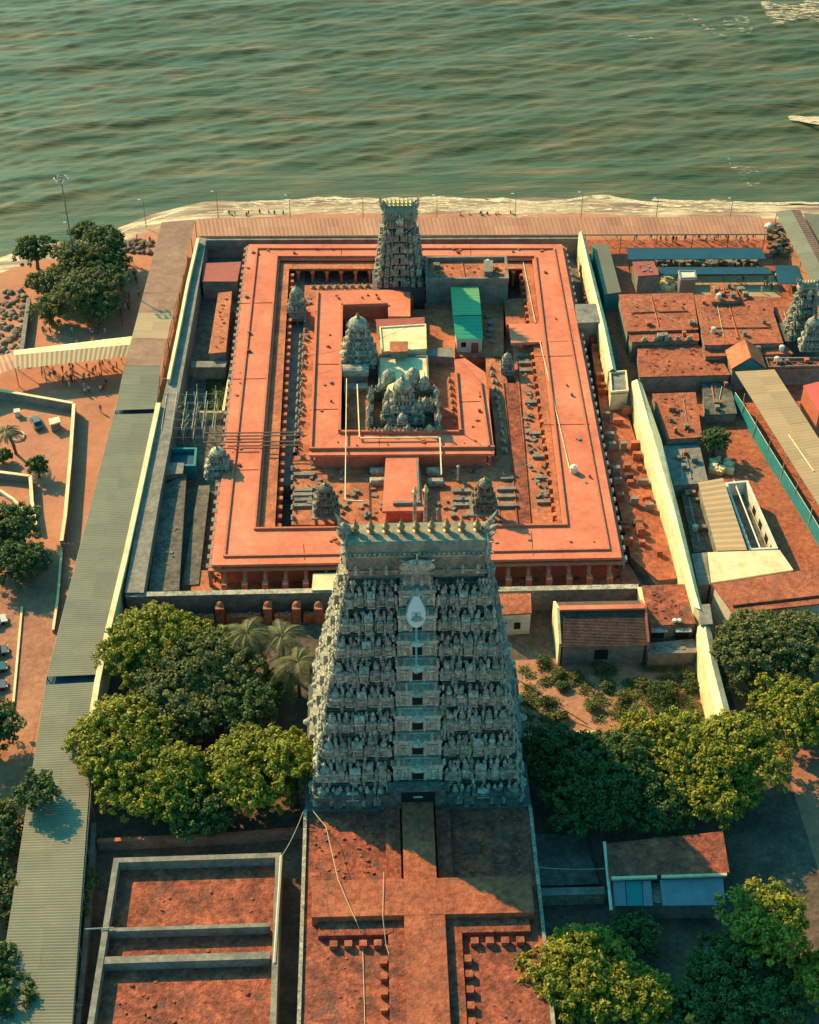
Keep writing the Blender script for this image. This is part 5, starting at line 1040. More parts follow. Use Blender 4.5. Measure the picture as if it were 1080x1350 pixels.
T('big rough red terrace with dark stains in the middle of the right quarter', [(915.5, 388), (1013, 391), (1033, 452), (929, 455)], 5.7, junk=24)
T('raised square red roof at the back of the big rough terrace', [(937, 376), (967, 375), (977, 396), (938, 398)], 6.5, junk=5)
T('narrow red step roof right of the raised square roof', [(970, 378), (978, 379), (990, 392), (980, 396)], 5.9, junk=3)
T('low red terrace strip below the broad terrace', [(829, 440), (921, 438), (922, 449), (833, 451)], 4.5, junk=0)
T('wide ragged red terrace below the bull lined ledge', [(840, 454), (918, 452), (956, 480), (963, 494), (843, 497)], 3.6, junk=34)
T('red terrace fragment between the big terrace and the narrow tower', [(1020, 405), (1048, 404), (1060, 442), (1036, 444)], 4.2, junk=14)
T('low red terrace below the big rough terrace on the right', [(925, 458), (1036, 455), (1046, 466), (930, 470)], 4.6, junk=8)
T('dark brick wall block with cream pipes behind the gable house', [(1008, 473), (1082, 473), (1084, 484), (1012, 486)], 4.0, 'brick', par=.4, junk=8)
T('square rough red terrace beside the near half of the tall wall', [(860, 519), (917, 517), (926, 576), (880, 579)], 4.2, junk=30)
T('grey plastered terrace shadowed by the tall wall', [(873, 588), (922, 585), (934, 636), (889, 640)], 3.0, 'concrete', junk=6)
T('long dark blue roofed passage beside the small tree', [(925, 503), (962, 503), (972, 545), (930, 547)], 2.0, 'court', junk=4)
t = thing('terrace_statues', 'row of small bull statues along the ledge of the red terraces', 'statue', P(870, 452, 4.5)); rowof(t, 'bull_statue', 'stuccol', bull, P(842, 449, 4.5), P(915, 447, 4.5), 5)
# gable house
a, c, r_ = P(964, 487, 5), P(1011, 486, 5), P(989, 466, 8.2); t = thing('gable_house', 'small house with an orange pitched roof and a dark blue green gable', 'house', ((a[0] + c[0]) / 2, a[1], 0))
yb = a[1]; yk = yb + 6; xm = (a[0] + c[0]) / 2; b = MB(); b.prism([(a[0] + .3, yb + .2), (c[0] - .3, yb + .2), (c[0] - .3, yk), (a[0] + .3, yk)], 0, 5.2); b.build('wall', 'concrete', t)
b = MB(); b.add([(a[0], yb, 5.1), (xm, yb, 7.7), (xm, yk, 7.7), (a[0], yk, 5.1), (a[0], yb, 4.9), (xm, yb, 7.5), (xm, yk, 7.5), (a[0], yk, 4.9)], [(0, 1, 2, 3), (4, 7, 6, 5), (0, 4, 5, 1), (3, 2, 6, 7), (0, 3, 7, 4)]); b.add([(c[0], yb, 5.1), (xm, yb, 7.7), (xm, yk, 7.7), (c[0], yk, 5.1), (c[0], yb, 4.9), (xm, yb, 7.5), (xm, yk, 7.5), (c[0], yk, 4.9)], [(3, 2, 1, 0), (5, 6, 7, 4), (1, 5, 4, 0), (7, 6, 2, 3), (4, 7, 3, 0)]); b.build('roof', 'redfloor', t)
b = MB(); b.add([(a[0] + .5, yb + .12, 4.9), (c[0] - .5, yb + .12, 4.9), (xm, yb + .12, 7.4), (a[0] + .5, yb + .4, 4.9), (c[0] - .5, yb + .4, 4.9), (xm, yb + .4, 7.4)], [(0, 1, 2), (5, 4, 3), (0, 3, 4, 1), (1, 4, 5, 2), (2, 5, 3, 0)]); b.build('gable', 'teal', t)
t = building('hut', 'bright red roofed hut with orange walls at the right edge', 'hut', [(1059, 508), (1092, 500), (1112, 532), (1080, 543)], 6.4, 'redwall', 'redsheet')
# long grey shed, courtyard house, yellow roof, red roof
t = thing('shed', 'long beige ribbed roof shed beside the open courtyard house', 'shed', P(955, 690, 0)); b = MB(); corrug(b, P(920, 636, 4.6), P(945, 726, 4.6), P(953, 630, 5.0), P(985, 725, 5.0), 1.3, .05); b.build('roof_sheet', 'tan', t); b = MB(); b.prism(inset(PP([(921, 637), (952, 631), (984, 724), (946, 725)], 4.4), .2), 0, 4.4); b.build('wall', 'concrete', t)
co = PP([(956, 636), (986, 633), (1026, 723), (988, 725)], 4.0); t = thing('courtyard_house', 'narrow roofless courtyard house with white right wall and dark windows', 'house', (*cen(co), 0)); b = MB(); ring(b, co, inset(co, .4), 0, 4.0); b.build('wall', 'white', t); b = MB(); b.prism(inset(co, .42), 0, 1.2); b.build('floor', 'court', t)
a, c = P(968, 634, 3.6), P(1003, 724, 3.6); b = MB(); b.tube(a, c, .15, n=4); b.build('beam', 'white', t)
for k in (.35, .55, .75, .92): p, q = co[1], co[2]; x, y = p[0] + (q[0] - p[0]) * k, p[1] + (q[1] - p[1]) * k; an = math.atan2(q[1] - p[1], q[0] - p[0]); b = MB(); b.box(x, y, 1.6, 1.4, .95, 1.4, an); b.build('window', 'void', t)
building('house', 'bright yellow cream flat roof with one small black mark near its corner', 'house', [(933, 728), (1028, 725), (1046, 751), (938, 768)], 5.0, 'concrete', 'cream')
building('house', 'grey plastered roof between the tall wall and the yellow roof', 'house', [(912, 730), (932, 728), (937, 770), (921, 772)], 4.2, 'concrete', 'concrete')
t = building('house', 'long dull red tiled roof with a white left wall above the dark trees', 'house', [(939, 770), (1090, 747), (1110, 793), (966, 808)], 6.0, 'white', 'brick2', eave=.2)
b = MB(); b.tube(P(966, 799, 6.15), P(1095, 784, 6.15), .2, n=4); b.build('ridge', 'brick', t)
mound('masonry_stack', 'stack of pale slabs near the end of the beige shed', [(935, 608), (958, 606), (968, 625), (940, 628)], 0, 'cream', 26)
line_wall('boundary_wall', 'thin grey wall across the shadowed yard by the beige shed', [(893, 641), (922, 637)], .3, 2.2, 'concrete', 'concrete')
building('hut', 'shadowed teal grey outbuilding floor beside the tall wall', 'hut', [(897, 645), (920, 643), (946, 726), (915, 728)], 1.6, 'court', 'court', junk=16, kit=True)
# ---------------------------------------------------------------- left plaza
line_wall('boundary_wall', 'white capped low wall along the far side of the car yard', [(-60, 503), (0, 514), (45, 522), (96, 531)], .5, 2.0, 'concrete', 'cream')
line_wall('boundary_wall', 'long white capped wall on the right side of the car yard', [(97.5, 532), (93, 600), (86, 680), (81, 713)], .5, 2.2, 'concrete', 'cream')
line_wall('boundary_wall', 'low wall round the planted corner on the left', [(-60, 621), (0, 622), (40, 627), (42, 660), (47, 692)], .5, 1.6, 'concrete', 'cream')
line_wall('kerb_wall', 'curving pale kerb in the lower left of the car yard', [(-20, 640), (0, 646), (18, 658), (32, 674), (42, 692)], .35, .7, 'cream', 'cream')
line_wall('kerb_wall', 'long pale kerb beside the footpath next to the olive walkway', [(82, 716), (76, 790), (70, 830)], .3, .8, 'redfloor', 'cream')
line_wall('kerb_wall', 'straight cream kerb line on the pale footpath', [(29, 800), (16, 945)], .25, .3, 'cream', 'cream')
line_wall('sea_wall', 'dark sea wall between the boulders and the trees', [(38, 392), (30, 450), (27, 470)], .7, 1.6, 'concrete', 'concrete')
t = thing('gate_frame', 'metal gate frame over the footpath beside the olive walkway', 'gate', P(88, 730, 0)); b = MB(); b.tube(P(80, 716, 2.6), P(97, 718, 2.6), .09, n=4)
for x in (80, 85, 90, 96): q = P(x, 716, 2.6); b.tube((q[0], q[1], 0), q, .07, n=4)
b.build('frame', 'metal', t)
q = P(22, 573, .5); t = thing('round_planter', 'pale ring planter beside the palm in the car yard', 'planter', (q[0], q[1], 0)); b = MB(); n = 20
for i in range(n): a, c = 2 * math.pi * i / n, 2 * math.pi * (i + 1) / n; b.tube((q[0] + 1.3 * math.cos(a), q[1] + 1.3 * math.sin(a), .25), (q[0] + 1.3 * math.cos(c), q[1] + 1.3 * math.sin(c), .25), .16, n=5)
b.build('rim', 'white', t)
t = building('cabin', 'small pale roofed cabin parked next to the grey car', 'cabin', [(64, 552), (78, 549), (80, 556), (66, 560)], 1.8, 'concrete', 'cream')
t = building('cabin', 'tiny white block near the far wall of the car yard', 'cabin', [(18, 539), (26, 538), (27, 543), (18, 544)], 1.2, 'white', 'white')
# ---------------------------------------------------------------- trees
def leafmesh(name, cen_, nrm, size, seed, mat_, parent, org):
    r = np.random.RandomState(seed); n = len(cen_)
    d = nrm + r.normal(0, .55, (n, 3)); d /= np.linalg.norm(d, axis=1)[:, None] + 1e-9
    a = np.cross(d, r.normal(0, 1, (n, 3))); a /= np.linalg.norm(a, axis=1)[:, None] + 1e-9; c = np.cross(d, a)
    s = size * r.uniform(.6, 1.3, n)[:, None]
    p = np.stack([cen_ - a * s, cen_ - c * s * .55 + d * s * .12, cen_ + a * s, cen_ + c * s * .55 + d * s * .12], 1).reshape(-1, 3) - np.array(org)
    me = bpy.data.meshes.new(name); me.vertices.add(4 * n); me.vertices.foreach_set('co', p.astype(np.float32).ravel())
    me.loops.add(4 * n); me.loops.foreach_set('vertex_index', np.arange(4 * n, dtype=np.int32)); me.polygons.add(n)
    me.polygons.foreach_set('loop_start', np.arange(0, 4 * n, 4, dtype=np.int32)); me.polygons.foreach_set('loop_total', np.full(n, 4, dtype=np.int32)); me.update(calc_edges=True)
    me.materials.append(M[mat_]); o = bpy.data.objects.new(name, me); C.objects.link(o); o.parent = parent; return o
def tree(label, px, py, rx, zt, leaf='leaf', flat=.62, zc=None, seed=1, dens=1.0, name='broadleaf_tree', ry=None, group=None, leafs=.34, clump=1.0):
    """crown centre at photo point (px,py) at height zc; rx radius in metres; zt top height"""
    zc = zc if zc is not None else zt - rx * flat
    x, y, _ = P(px, py, zc); ry = ry or rx; rz = zt - zc; r = np.random.RandomState(seed * 13 + 1)
    t = thing(name, label, 'tree', (x, y, 0), group)
    L = []                                       # lobes
    g_ = 1.3 if rx > 4 and py > 800 else 1.12; rx *= g_; ry *= g_; nl = max(6, int(9 * (rx / 5)))
    for i in range(nl):
        a = 2 * math.pi * (i + r.uniform(-.3, .3)) / nl; k = r.uniform(.42, .72); L.append((x + rx * k * math.cos(a), y + ry * k * math.sin(a), zc + rz * r.uniform(-.15, .30), r.uniform(.26, .50) * rx))
    L.append((x, y, zc + rz * .2, rx * .62))
    for i in range(nl // 2): a = r.uniform(0, 6.28); L.append((x + rx * .4 * math.cos(a), y + ry * .4 * math.sin(a), zc + rz * r.uniform(.1, .5), r.uniform(.30, .42) * rx))
    cc = []; nn = []
    for (lx, ly, lz, lr) in L:
        m = max(10, int(dens * 4.6 * lr * lr / (clump ** 2)))
        v = r.normal(0, 1, (m, 3)); v /= np.linalg.norm(v, axis=1)[:, None]; v[:, 2] = np.where(v[:, 2] < -.35, -v[:, 2], v[:, 2])
        rad = lr * r.uniform(.80, 1.08, m)[:, None]; p = np.array([lx, ly, lz]) + v * rad * np.array([1, 1, .85])
        for j in range(m):
            k = int(34 * clump ** 1.5); u = r.normal(0, 1, (k, 3)); u /= np.linalg.norm(u, axis=1)[:, None]; cr = clump * r.uniform(.38, .72)
            u = u + v[j] * .5; q = p[j] + u * cr * r.uniform(.55, 1.0, k)[:, None] * np.array([1, 1, .8]); cc.append(q); nn.append(u / (np.linalg.norm(u, axis=1)[:, None] + 1e-9) * .8 + np.array([0, 0, .5]))
    leafmesh('crown', np.vstack(cc), np.vstack(nn), leafs * .72, seed, leaf, t, (x, y, 0))
    b = MB(); b.tube((x, y, 0), (x + .2, y, zc * .55), rx * .07 + .1, rx * .05 + .08, 8)
    for (lx, ly, lz, lr) in L: b.tube((x + .2, y, zc * .5), (lx, ly, lz), rx * .04 + .05, .06, 5)
    b.build('trunk', 'bark', t); return t
def palm(label, px, py, zt, seed, fl=3.6, n=20, lean=(0, 0)):
    x, y, _ = P(px, py, zt); r = random.Random(seed); bx, by = x - lean[0], y - lean[1]; t = thing('palm_tree', label, 'palm', (bx, by, 0))
    b = MB(); pv = None
    for i in range(9):
        k = i / 8; c = (bx + (x - bx) * k ** 1.5, by + (y - by) * k ** 1.5, zt * k)
        if pv: b.tube(pv, c, .30 - .1 * k, .28 - .1 * k, 7)
        pv = c
    b.build('trunk', 'bark', t)
    for i in range(n):
        a = 2 * math.pi * i / n * 2.4 + r.uniform(-.2, .2); up = r.uniform(-.1, 1.0); b = MB(); pts = []
        l = fl * r.uniform(.8, 1.1); sg = 8
        for j in range(sg + 1):
            k = j / sg; pts.append(Vector((x + math.cos(a) * l * k * (1 - .15 * up), y + math.sin(a) * l * k * (1 - .15 * up), zt + up * l * .55 * k - l * (.75 * k * k))))
        for p, q in zip(pts, pts[1:]): b.tube(p, q, .035, .03, 3)
        sd = Vector((-math.sin(a), math.cos(a), 0))
        for j in range(26):
            k = .12 + .86 * j / 26; f_ = k * sg; i0 = min(sg - 1, int(f_)); c = pts[i0].lerp(pts[i0 + 1], f_ - i0); dr = (pts[i0 + 1] - pts[i0]).normalized(); ll = l * .24 * math.sin(math.pi * (k * .8 + .15))
            for s_ in (-1, 1):
                e = c + (sd * s_ * ll * .8 + dr * ll * .5) - Vector((0, 0, ll * .35)); b.face([c - dr * .05, c + dr * .07, e])
        b.build('frond', 'palm', t)
    return t
# lower left garden, left of the main tower
tree('large yellow green tree nearest the grey wall, left of the main tower', 212, 856, 7.2, 9.5, 'leaf', seed=1, ry=4.6)
tree('broad olive tree in the middle of the left garden', 262, 893, 6.8, 9.0, 'leafo', seed=2, ry=5.0)
tree('small olive tree under the edge of the left garden canopy, by the palms', 318, 868, 3.6, 7.0, 'leafo', seed=3)
tree('dark green tree between the olive tree and the main tower', 320, 930, 4.4, 8.0, 'leafd', seed=4)
tree('bright yellow green tree leaning over the olive walkway on the left', 160, 984, 6.6, 9.5, 'leaf', seed=5, ry=6)
tree('sunlit yellow tree in front of the left garden', 208, 1036, 5.8, 8.8, 'leaf', seed=6, ry=5.0)
tree('yellow green tree close to the left foot of the main tower', 336, 1024, 5.8, 9.0, 'leaf', seed=7, ry=5.2)
tree('dark yellow green tree touching the left flank of the main tower', 386, 1000, 4.0, 12.0, 'leaf', seed=8)
tree('shaded tree below the left garden beside the enclosure', 262, 1072, 4.2, 6.5, 'leafd', seed=9)
tree('grey green tree behind the sunlit yellow tree in the left garden', 225, 940, 5.2, 8.2, 'leafo', seed=10)
tree('low dark shrub tree under the palms', 368, 905, 2.6, 4.0, 'leafd', seed=31)
palm('palm with arching fronds at the left, first of three by the grey wall', 325, 834, 9.0, 1, 5.4, 26)
palm('middle palm of three between the garden and the main tower', 372, 838, 8.0, 2, 5.2, 26)
palm('palm nearest the left flank of the main tower', 392, 872, 7.5, 3, 5.2, 26)
# top left
tree('dark round tree on the beach edge at the far left', 46, 333, 4.2, 6.5, 'leafd', seed=11)
tree('small dark tree beside the floodlight mast', 112, 306, 2.9, 6.5, 'leafd', seed=12)
tree('dark spreading tree right of the floodlight mast', 138, 322, 4.4, 7.5, 'leafd', seed=13)
tree('olive tree in the middle of the beach grove', 104, 346, 5.2, 7.8, 'leafo', seed=14, ry=5.6)
tree('large green tree at the front of the beach grove', 112, 388, 6.0, 8.6, 'leafo', seed=15, ry=6.0)
tree('low bushy tree at the left front of the beach grove', 66, 410, 3.6, 5.2, 'leafo', seed=16)
tree('dark tree at the right front of the beach grove', 140, 370, 4.0, 6.6, 'leafd', seed=17)
tree('thin grey green tree by the boulders', 56, 375, 3.3, 5.0, 'leafo', seed=18, dens=.6)
tree('dense bushy tree in the left middle of the beach grove', 80, 372, 4.4, 6.4, 'leafo', seed=61)
tree('low dark tree between the grove and the brown walkway', 146, 348, 3.8, 5.6, 'leafd', seed=62)
tree('green tree at the near right corner of the beach grove', 128, 408, 4.2, 6.0, 'leafo', seed=63)
# left edge
palm('palm at the left edge of the car yard', 8, 568, 6.0, 5, 3.4, 18, (-.6, -1.0))
tree('dark green tree at the left edge below the curved kerb', 8, 700, 5.2, 7.0, 'leafd', seed=19, ry=5.5)
tree('dark tree spreading over the parked cars on the left', 24, 745, 4.8, 6.0, 'leafd', seed=20)
tree('small round bush inside the planted corner on the left', 2, 602, 1.8, 2.4, 'leafd', seed=21, clump=.7)
tree('small green tree at the corner of the car yard', 49, 615, 1.9, 3.6, 'leafd', seed=22, clump=.7)
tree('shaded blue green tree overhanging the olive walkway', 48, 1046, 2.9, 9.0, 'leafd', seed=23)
tree('tree at the left edge beside the lower footpath', -22, 965, 4.4, 7.0, 'leafd', seed=24)
tree('brownish tree at the lower left edge', -14, 1095, 4.6, 6.0, 'leafo', seed=25)
tree('sparse brownish tree left of the lowest stretch of walkway', -16, 1185, 4.6, 6.0, 'leafo', seed=26, dens=.8)
tree('dark tree at the very lower left corner', -22, 1300, 4.6, 7.0, 'leafd', seed=27)
tree('slim dark bushes between the olive walkway and the enclosure', 108, 1180, 1.5, 3.5, 'leafo', seed=28, ry=6, clump=.8)
# right
tree('tall olive tree beyond the end of the cream wall', 1012, 862, 6.6, 9.0, 'leafo', seed=41, ry=6.0)
tree('yellow green tree at the right edge below the olive tree', 1062, 945, 5.6, 8.5, 'leaf', seed=42, ry=5.6)
tree('dark tree at the right edge near the red roofed house', 1078, 850, 4.4, 7.5, 'leafo', seed=43)
tree('broad sunlit yellow tree just below the garden soil', 885, 1000, 6.6, 8.4, 'leaf', seed=44, ry=4.4)
tree('sunlit yellow tree nearest the end of the cream wall', 968, 1000, 5.8, 9.2, 'leaf', seed=45, ry=5.4)
tree('yellow green tree reaching over the shadowed yard on the right', 930, 1030, 5.6, 8.0, 'leaf', seed=46)
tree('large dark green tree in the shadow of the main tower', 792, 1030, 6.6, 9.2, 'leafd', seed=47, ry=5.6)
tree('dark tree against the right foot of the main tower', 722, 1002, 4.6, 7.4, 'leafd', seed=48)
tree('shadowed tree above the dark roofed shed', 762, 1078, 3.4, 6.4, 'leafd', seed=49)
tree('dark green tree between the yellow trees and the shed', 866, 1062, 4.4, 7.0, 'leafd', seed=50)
tree('sunlit yellow tree at the bottom right of the brick hall', 764, 1290, 5.8, 9.0, 'leaf', seed=51, ry=5.0)
tree('lower yellow tree at the bottom edge of the photo', 832, 1326, 4.4, 7.8, 'leaf', seed=52, ry=3.0)
tree('big shadowed green tree in the lower right corner', 982, 1300, 6.0, 6.6, 'leafd', seed=53, ry=5.8)
tree('dark tree with a sunlit yellow top in the lower right', 1014, 1218, 4.4, 10.5, 'leaf', seed=54)
tree('tree at the right edge of the lower lane', 1082, 1290, 3.8, 8.0, 'leaf', seed=55)
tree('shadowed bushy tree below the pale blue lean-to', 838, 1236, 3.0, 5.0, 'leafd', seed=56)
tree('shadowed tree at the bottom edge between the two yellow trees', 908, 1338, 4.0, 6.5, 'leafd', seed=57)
tree('small lone green tree in the yard beside the teal fence', 943, 580, 2.6, 5.0, 'leafd', seed=58, clump=.8)
r0 = random.Random(77); k = 0
for (px, py, rr_) in ((718, 872, 1.1), (736, 888, .9), (760, 890, .8), (742, 905, .9), (790, 880, .9), (848, 902, 1.2), (868, 915, 1.9), (884, 912, 1.6), (905, 890, 1.0), (910, 905, 1.1), (820, 920, .9), (842, 940, 1.2), (870, 940, 1.3), (780, 930, 1.0), (740, 945, 1.0), (720, 925, .8), (800, 905, .8), (904, 868, 1.0)):
    tree(('first', 'second', 'third', 'fourth', 'fifth', 'sixth', 'seventh', 'eighth', 'ninth', 'tenth', 'eleventh', 'twelfth', 'thirteenth', 'fourteenth', 'fifteenth', 'sixteenth', 'seventeenth', 'eighteenth')[k] + ' low shrub on the red garden soil', px, py, rr_, rr_ * 1.1, 'leafo' if k % 3 else 'leafd', seed=80 + k, name='shrub', clump=.5, leafs=.2, group='shrubs on the garden soil'); k += 1
r_ = np.random.RandomState(4); q0, q1 = P(690, 955, 0), P(918, 876, 0); cc = []
for i in range(150):
    x, y = r_.uniform(q0[0], q1[0]), r_.uniform(q0[1], q1[1])
    if math.sin(x * .55 + 1.3) + math.sin(y * .8 + x * .3) + r_.uniform(-.6, .6) < -.5: continue
    k = 160; cc.append(np.stack([x + r_.normal(0, .55, k), y + r_.normal(0, .45, k), .05 + np.abs(r_.normal(0, .16, k))], -1))
cc = np.vstack(cc); g = leafmesh('ground_cover', cc, np.tile([0, 0, 1.0], (len(cc), 1)), .16, 5, 'leafo', None, (0, 0, 0)); tag(g, 'patchy low green ground cover on the red garden soil', 'ground cover', kind='stuff')
q0, q1 = P(262, 541, 0), P(300, 492, 0); n_ = 5000; cc = np.stack([r_.uniform(q0[0] + .8, q1[0], n_), r_.uniform(q0[1], q1[1], n_), .05 + np.abs(r_.normal(0, .2, n_))], -1)
g = leafmesh('ground_cover', cc, np.tile([0, 0, 1.0], (n_, 1)), .18, 6, 'leafd', None, (0, 0, 0)); tag(g, 'green planting in the kerbed yard of the sunken court', 'ground cover', kind='stuff')
# ---------------------------------------------------------------- boulders by the sea wall
protos = []
for s_ in range(4):
    r = random.Random(s_ + 3); b = MB(); b.lathe(0, 0, -.35, [(.35, 0), (.75, .2), (.85, .6), (.55, .95), (.15, 1.1)], 7, r.uniform(.8, 1.2), r.uniform(.7, 1.1))
    b.v = [(x * r.uniform(.8, 1.2), y * r.uniform(.8, 1.2), z * r.uniform(.85, 1.1)) for x, y, z in b.v]; o = b.build('boulder', 'rock', None, base=(0, 0, 0)); protos.append([o, 0])
r = random.Random(8)
for i in range(170):
    y = r.uniform(384, 478); c = 8 + (y - 384) * -.25; x = r.uniform(-30, 34 - (y - 384) * .05)
    if i > 120: y = r.uniform(318, 334); x = r.uniform(154, 204)
    p = protos[i % 4]; o = p[0]
    if p[1]: o = o.copy(); C.objects.link(o)
    p[1] = 1; q = P(x, y, 0); o.location = (q[0], q[1], r.uniform(-.2, .1)); o.rotation_euler = (r.uniform(-.3, .3), r.uniform(-.3, .3), r.uniform(0, 6)); o.scale = (r.uniform(.5, 1.15),) * 3
    if i > 120: tag(o, 'dark boulder on the shore beside the far end of the brown walkway', 'boulder', 'boulders near the walkway end')
    else: tag(o, 'rough brown boulder heaped on the sand left of the dark sea wall', 'boulder', 'boulders left of the sea wall')
# ---------------------------------------------------------------- masts and poles by the beach
def mast(label, px, y0, y1, arms=0, z0=0):
    a = P(px, y0, z0); lo, hi = 1, 60
    for _ in range(40):
        z = (lo + hi) / 2
        q = Vector(a[:2]); d = Vector((0, 0, 0)); v = Vector((a[0], a[1], z)) - Vector((0, 0, CH)); py = 675 - F * v.dot(_u) / v.dot(_f)
        if py > y1: lo = z
        else: hi = z
    t = thing('floodlight_mast' if arms else 'lamp_post', label, 'mast' if arms else 'lamp post', a); b = MB(); b.tube(a, (a[0], a[1], z), .22 if arms else .09, .12 if arms else .06, 7); b.build('pole', 'metal', t)
    if arms:
        b = MB(); n = 14
        for i in range(n): p, q = 2 * math.pi * i / n, 2 * math.pi * (i + 1) / n; b.tube((a[0] + 1.2 * math.cos(p), a[1] + 1.2 * math.sin(p), z - .3), (a[0] + 1.2 * math.cos(q), a[1] + 1.2 * math.sin(q), z - .3), .09, n=4)
        b.tube((a[0] - 1.2, a[1], z - .3), (a[0] + 1.2, a[1], z - .3), .08, n=4); b.tube((a[0], a[1] - 1.2, z - .3), (a[0], a[1] + 1.2, z - .3), .08, n=4); b.build('ring_frame', 'metal', t)
        for i in range(6): p = 2 * math.pi * i / 6; b = MB(); b.box(a[0] + 1.3 * math.cos(p), a[1] + 1.3 * math.sin(p), z - .8, .6, .4, .5, p + math.pi / 2, .7, .7); b.build('lamp', 'lamp', t)
    else:
        b = MB(); b.tube((a[0], a[1], z), (a[0] - .7, a[1], z + .15), .05, n=4); b.build('arm', 'metal', t); b = MB(); b.box(a[0] - .8, a[1], z + .08, .6, .25, .12); b.build('lamp', 'lamp', t)
mast('tall floodlight mast with a ring of lamps rising above the beach grove', 103, 372, 233, 1)
for px, y0, y1, lb in ((97, 332, 294, 'thin lamp post just left of the floodlight mast'), (193, 300, 264, 'lamp post on the shore left of the brown walkway end'), (288, 288, 253, 'lamp post behind the left end of the orange walkway'), (383, 288, 258, 'second lamp post along the orange walkway from the left'), (479, 288, 262, 'lamp post just left of the smaller gateway tower'), (576, 288, 258, 'first lamp post right of the smaller gateway tower'), (679, 288, 256, 'second lamp post right of the smaller gateway tower'), (766, 288, 254, 'lamp post behind the corner of the tall cream wall'), (865, 288, 262, 'lamp post behind the right half of the orange walkway'), (963, 286, 262, 'rightmost lamp post behind the orange walkway')): mast(lb, px, y0, y1)
# ---------------------------------------------------------------- cars
def car(label, px, py, rot, paint, van=False):
    q = P(px, py, 0); x, y = q[0], q[1]; t = thing('parked_car' if not van else 'parked_van', label, 'van' if van else 'car', (0, 0, 0))
    L, W_, H = (4.1, 1.7, 1.5) if not van else (4.5, 1.8, 2.0)
    b = MB(); h = .78
    prof = [(-L / 2, .35), (-L / 2, h - .05), (-L / 2 + .25, h + .05), (L * .22, h + .02), (L / 2 - .15, h - .12), (L / 2, h - .3), (L / 2, .35)]
    n = len(prof); vs = []
    for s_, k in ((-1, 1), (1, 1)):
        for a, z in prof: vs.append((a, s_ * W_ / 2, z))
    b.add(vs, [tuple(range(n)), tuple(range(2 * n - 1, n - 1, -1))] + [(i, n + i, n + (i + 1) % n, (i + 1) % n) for i in range(n)]); b.build('body', paint, t)
    rl = -L / 2 + .1 if van else -L / 2 + .5; c = [(rl, h + .02), (rl + .45, H - .06), (L * .06, H - .03), (L * .26, h)]
    b = MB(); vs = [(a, s_ * (W_ / 2 - .06 if z < 1 else W_ / 2 - .24), z - .05) for s_ in (-1, 1) for a, z in c]; b.add(vs, [(0, 1, 2, 3), (7, 6, 5, 4), (0, 4, 5, 1), (1, 5, 6, 2), (2, 6, 7, 3)]); b.build('windows', 'glass', t)
    b = MB(); b.add([(rl + .5, -W_ / 2 + .26, H - .06), (L * .05, -W_ / 2 + .26, H - .04), (L * .05, W_ / 2 - .26, H - .04), (rl + .5, W_ / 2 - .26, H - .06), (rl + .42, -W_ / 2 + .22, H - .13), (L * .08, -W_ / 2 + .22, H - .13), (L * .08, W_ / 2 - .22, H - .13), (rl + .42, W_ / 2 - .22, H - .13)], [(0, 1, 2, 3), (0, 4, 5, 1), (1, 5, 6, 2), (2, 6, 7, 3), (3, 7, 4, 0)]); b.build('roof', paint, t)
    for sx in (-1, 1):
        for sy in (-1, 1): b = MB(); b.tube((sx * L * .31, sy * (W_ / 2 - .18), .32), (sx * L * .31, sy * (W_ / 2 + .02), .32), .32, n=12); b.build('wheel', 'tyre', t)
        b = MB(); b.box(L / 2 - .04, sx * W_ * .36, .5, .12, .32, .16); b.build('headlight', 'lamp', t)
    t.location = (x, y, .02); t.rotation_euler = (0, 0, rot)
car('dark grey car parked alone in the sunlit yard', 49, 560, R(115), 'carg')
car('dark teal van parked in tree shade near the gate frame', 57, 740, R(95), 'cart', True)
car('white car partly cut by the left edge beside the footpath', -7, 822, R(20), 'carw')
car('dark car below the white car at the left edge', -6, 862, R(15), 'carg')
car('dark car third from the top of the line at the left edge', -8, 884, R(15), 'cart')
car('lowest dark car of the line at the left edge', -8, 908, R(15), 'carg')
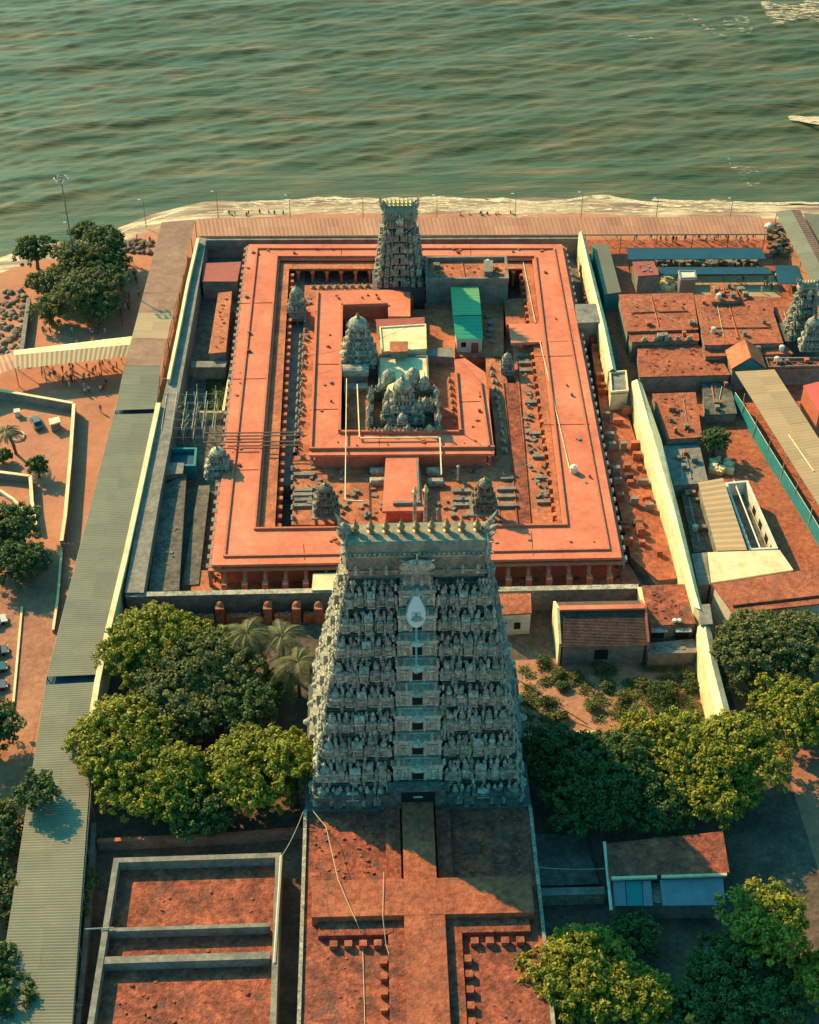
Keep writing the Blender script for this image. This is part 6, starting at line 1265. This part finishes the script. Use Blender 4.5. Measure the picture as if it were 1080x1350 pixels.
# ---------------------------------------------------------------- people
def person_mesh(i, cloth, low):
    sk = {'p': (0, 0, .92), 'c': (0, .02, 1.32), 'n': (0, .02, 1.48), 'h': (0, .03, 1.63), 'h2': (0, .02, 1.72)}
    V = [(0, 0, .92), (0, .02, 1.18), (0, .02, 1.36), (0, .02, 1.48), (0, .04, 1.60), (0, .03, 1.72)]; E = [(0, 1), (1, 2), (2, 3), (3, 4), (4, 5)]; Rr = [.15, .14, .15, .06, .10, .08]
    st = (.22, .10, 0)[i % 3]
    for s_ in (-1, 1):
        n = len(V); V += [(s_ * .10, s_ * st * .3, .84), (s_ * .10, s_ * st * .6 + .03, .47), (s_ * .10, s_ * st, .06), (s_ * .11, s_ * st + .14, .04)]; E += [(0, n), (n, n + 1), (n + 1, n + 2), (n + 2, n + 3)]; Rr += [.10, .065, .045, .04]
        n = len(V); V += [(s_ * .19, .02, 1.38), (s_ * .25, -s_ * st * .4, 1.12), (s_ * .26, -s_ * st * .9 + .08, .88), (s_ * .26, -s_ * st * .9 + .12, .80)]; E += [(2, n), (n, n + 1), (n + 1, n + 2), (n + 2, n + 3)]; Rr += [.065, .05, .035, .035]
    me = bpy.data.meshes.new('person'); me.from_pydata(V, E, []); o = bpy.data.objects.new('tmp', me); C.objects.link(o)
    md = o.modifiers.new('s', 'SKIN'); me.skin_vertices[0].data[0].use_root = True
    for k, r_ in enumerate(Rr): me.skin_vertices[0].data[k].radius = (r_, r_ * .8)
    o.modifiers.new('u', 'SUBSURF').levels = 1
    dg = bpy.context.evaluated_depsgraph_get(); m2 = bpy.data.meshes.new_from_object(o.evaluated_get(dg)); bpy.data.objects.remove(o)
    m2.name = 'person'; m2.materials.clear()
    for k in ('skin', cloth, low, 'hair'): m2.materials.append(M[k])
    for p in m2.polygons:
        z = p.center.z; ax = abs(p.center.x); yy = p.center.y
        p.material_index = 3 if (z > 1.69 or (z > 1.58 and yy < 0)) else 0 if z > 1.47 else (0 if (ax > .2 and z < 1.15) else 1 if z > .9 else 2 if z > .12 else 0)
    return m2
pm = [person_mesh(i, a, c) for i, (a, c) in enumerate((('c_white', 'c_dark'), ('c_red', 'c_red'), ('c_white', 'c_white'), ('c_saffron', 'c_saffron'), ('c_blue', 'c_dark'), ('c_teal', 'c_teal'), ('c_dark', 'c_dark')))]
zones = [('person', 'tiny person walking in the shaded plaza right of the beach grove', 'people right of the beach grove', [(150, 345), (190, 340), (182, 400), (168, 430), (152, 430), (158, 380)], 46),
         ('p', 'tiny person in the crowd just below the short tan walkway', 'people below the short walkway', [(45, 488), (165, 478), (160, 500), (70, 508)], 34),
         ('p', 'tiny person on the sunlit plaza above the car yard wall', 'people above the car yard', [(90, 508), (150, 508), (135, 545), (100, 525)], 12),
         ('p', 'tiny person standing between the short walkway and the beach grove', 'people below the beach grove', [(60, 425), (150, 425), (150, 440), (48, 448)], 16),
         ('p', 'tiny person at the beach rail behind the orange walkway', 'people behind the orange walkway', [(290, 279), (380, 279), (380, 284), (290, 284)], 9),
         ('p', 'tiny person on the beach right of the smaller gateway tower', 'people on the beach', [(590, 280), (680, 280), (680, 284), (590, 284)], 12),
         ('p', 'tiny person by the braced posts of the orange walkway', 'people by the braced posts', [(835, 313), (1000, 313), (1000, 322), (835, 322)], 30),
         ('p', 'tiny person near the shore beyond the brown walkway end', 'people near the shore', [(150, 316), (205, 306), (200, 330), (160, 334)], 10),
         ('p', 'tiny person beside the dark blue canopy on the right', 'people beside the blue canopy', [(1005, 362), (1022, 362), (1025, 392), (1000, 390)], 8),
         ('p', 'tiny person on the pale yard paving', 'people on the yard paving', [(930, 370), (1000, 368), (1000, 376), (930, 376)], 3)]
r = random.Random(31)
for _, lb, gr, poly, n in zones:
    for i in range(n):
        k = r.randrange(len(poly)); c = cen(poly); a, d_ = poly[k], poly[(k + 1) % len(poly)]; t_, u = r.random(), math.sqrt(r.random())
        px = c[0] + (a[0] + (d_[0] - a[0]) * t_ - c[0]) * u; py = c[1] + (a[1] + (d_[1] - a[1]) * t_ - c[1]) * u; q = P(px, py, 0)
        o = bpy.data.objects.new('person', r.choice(pm)); C.objects.link(o); o.location = (q[0], q[1], .03 if py > 285 else -.9); o.rotation_euler = (0, 0, r.uniform(0, 6.28)); s_ = r.uniform(.92, 1.04); o.scale = (s_,) * 3; tag(o, lb, 'person', gr)
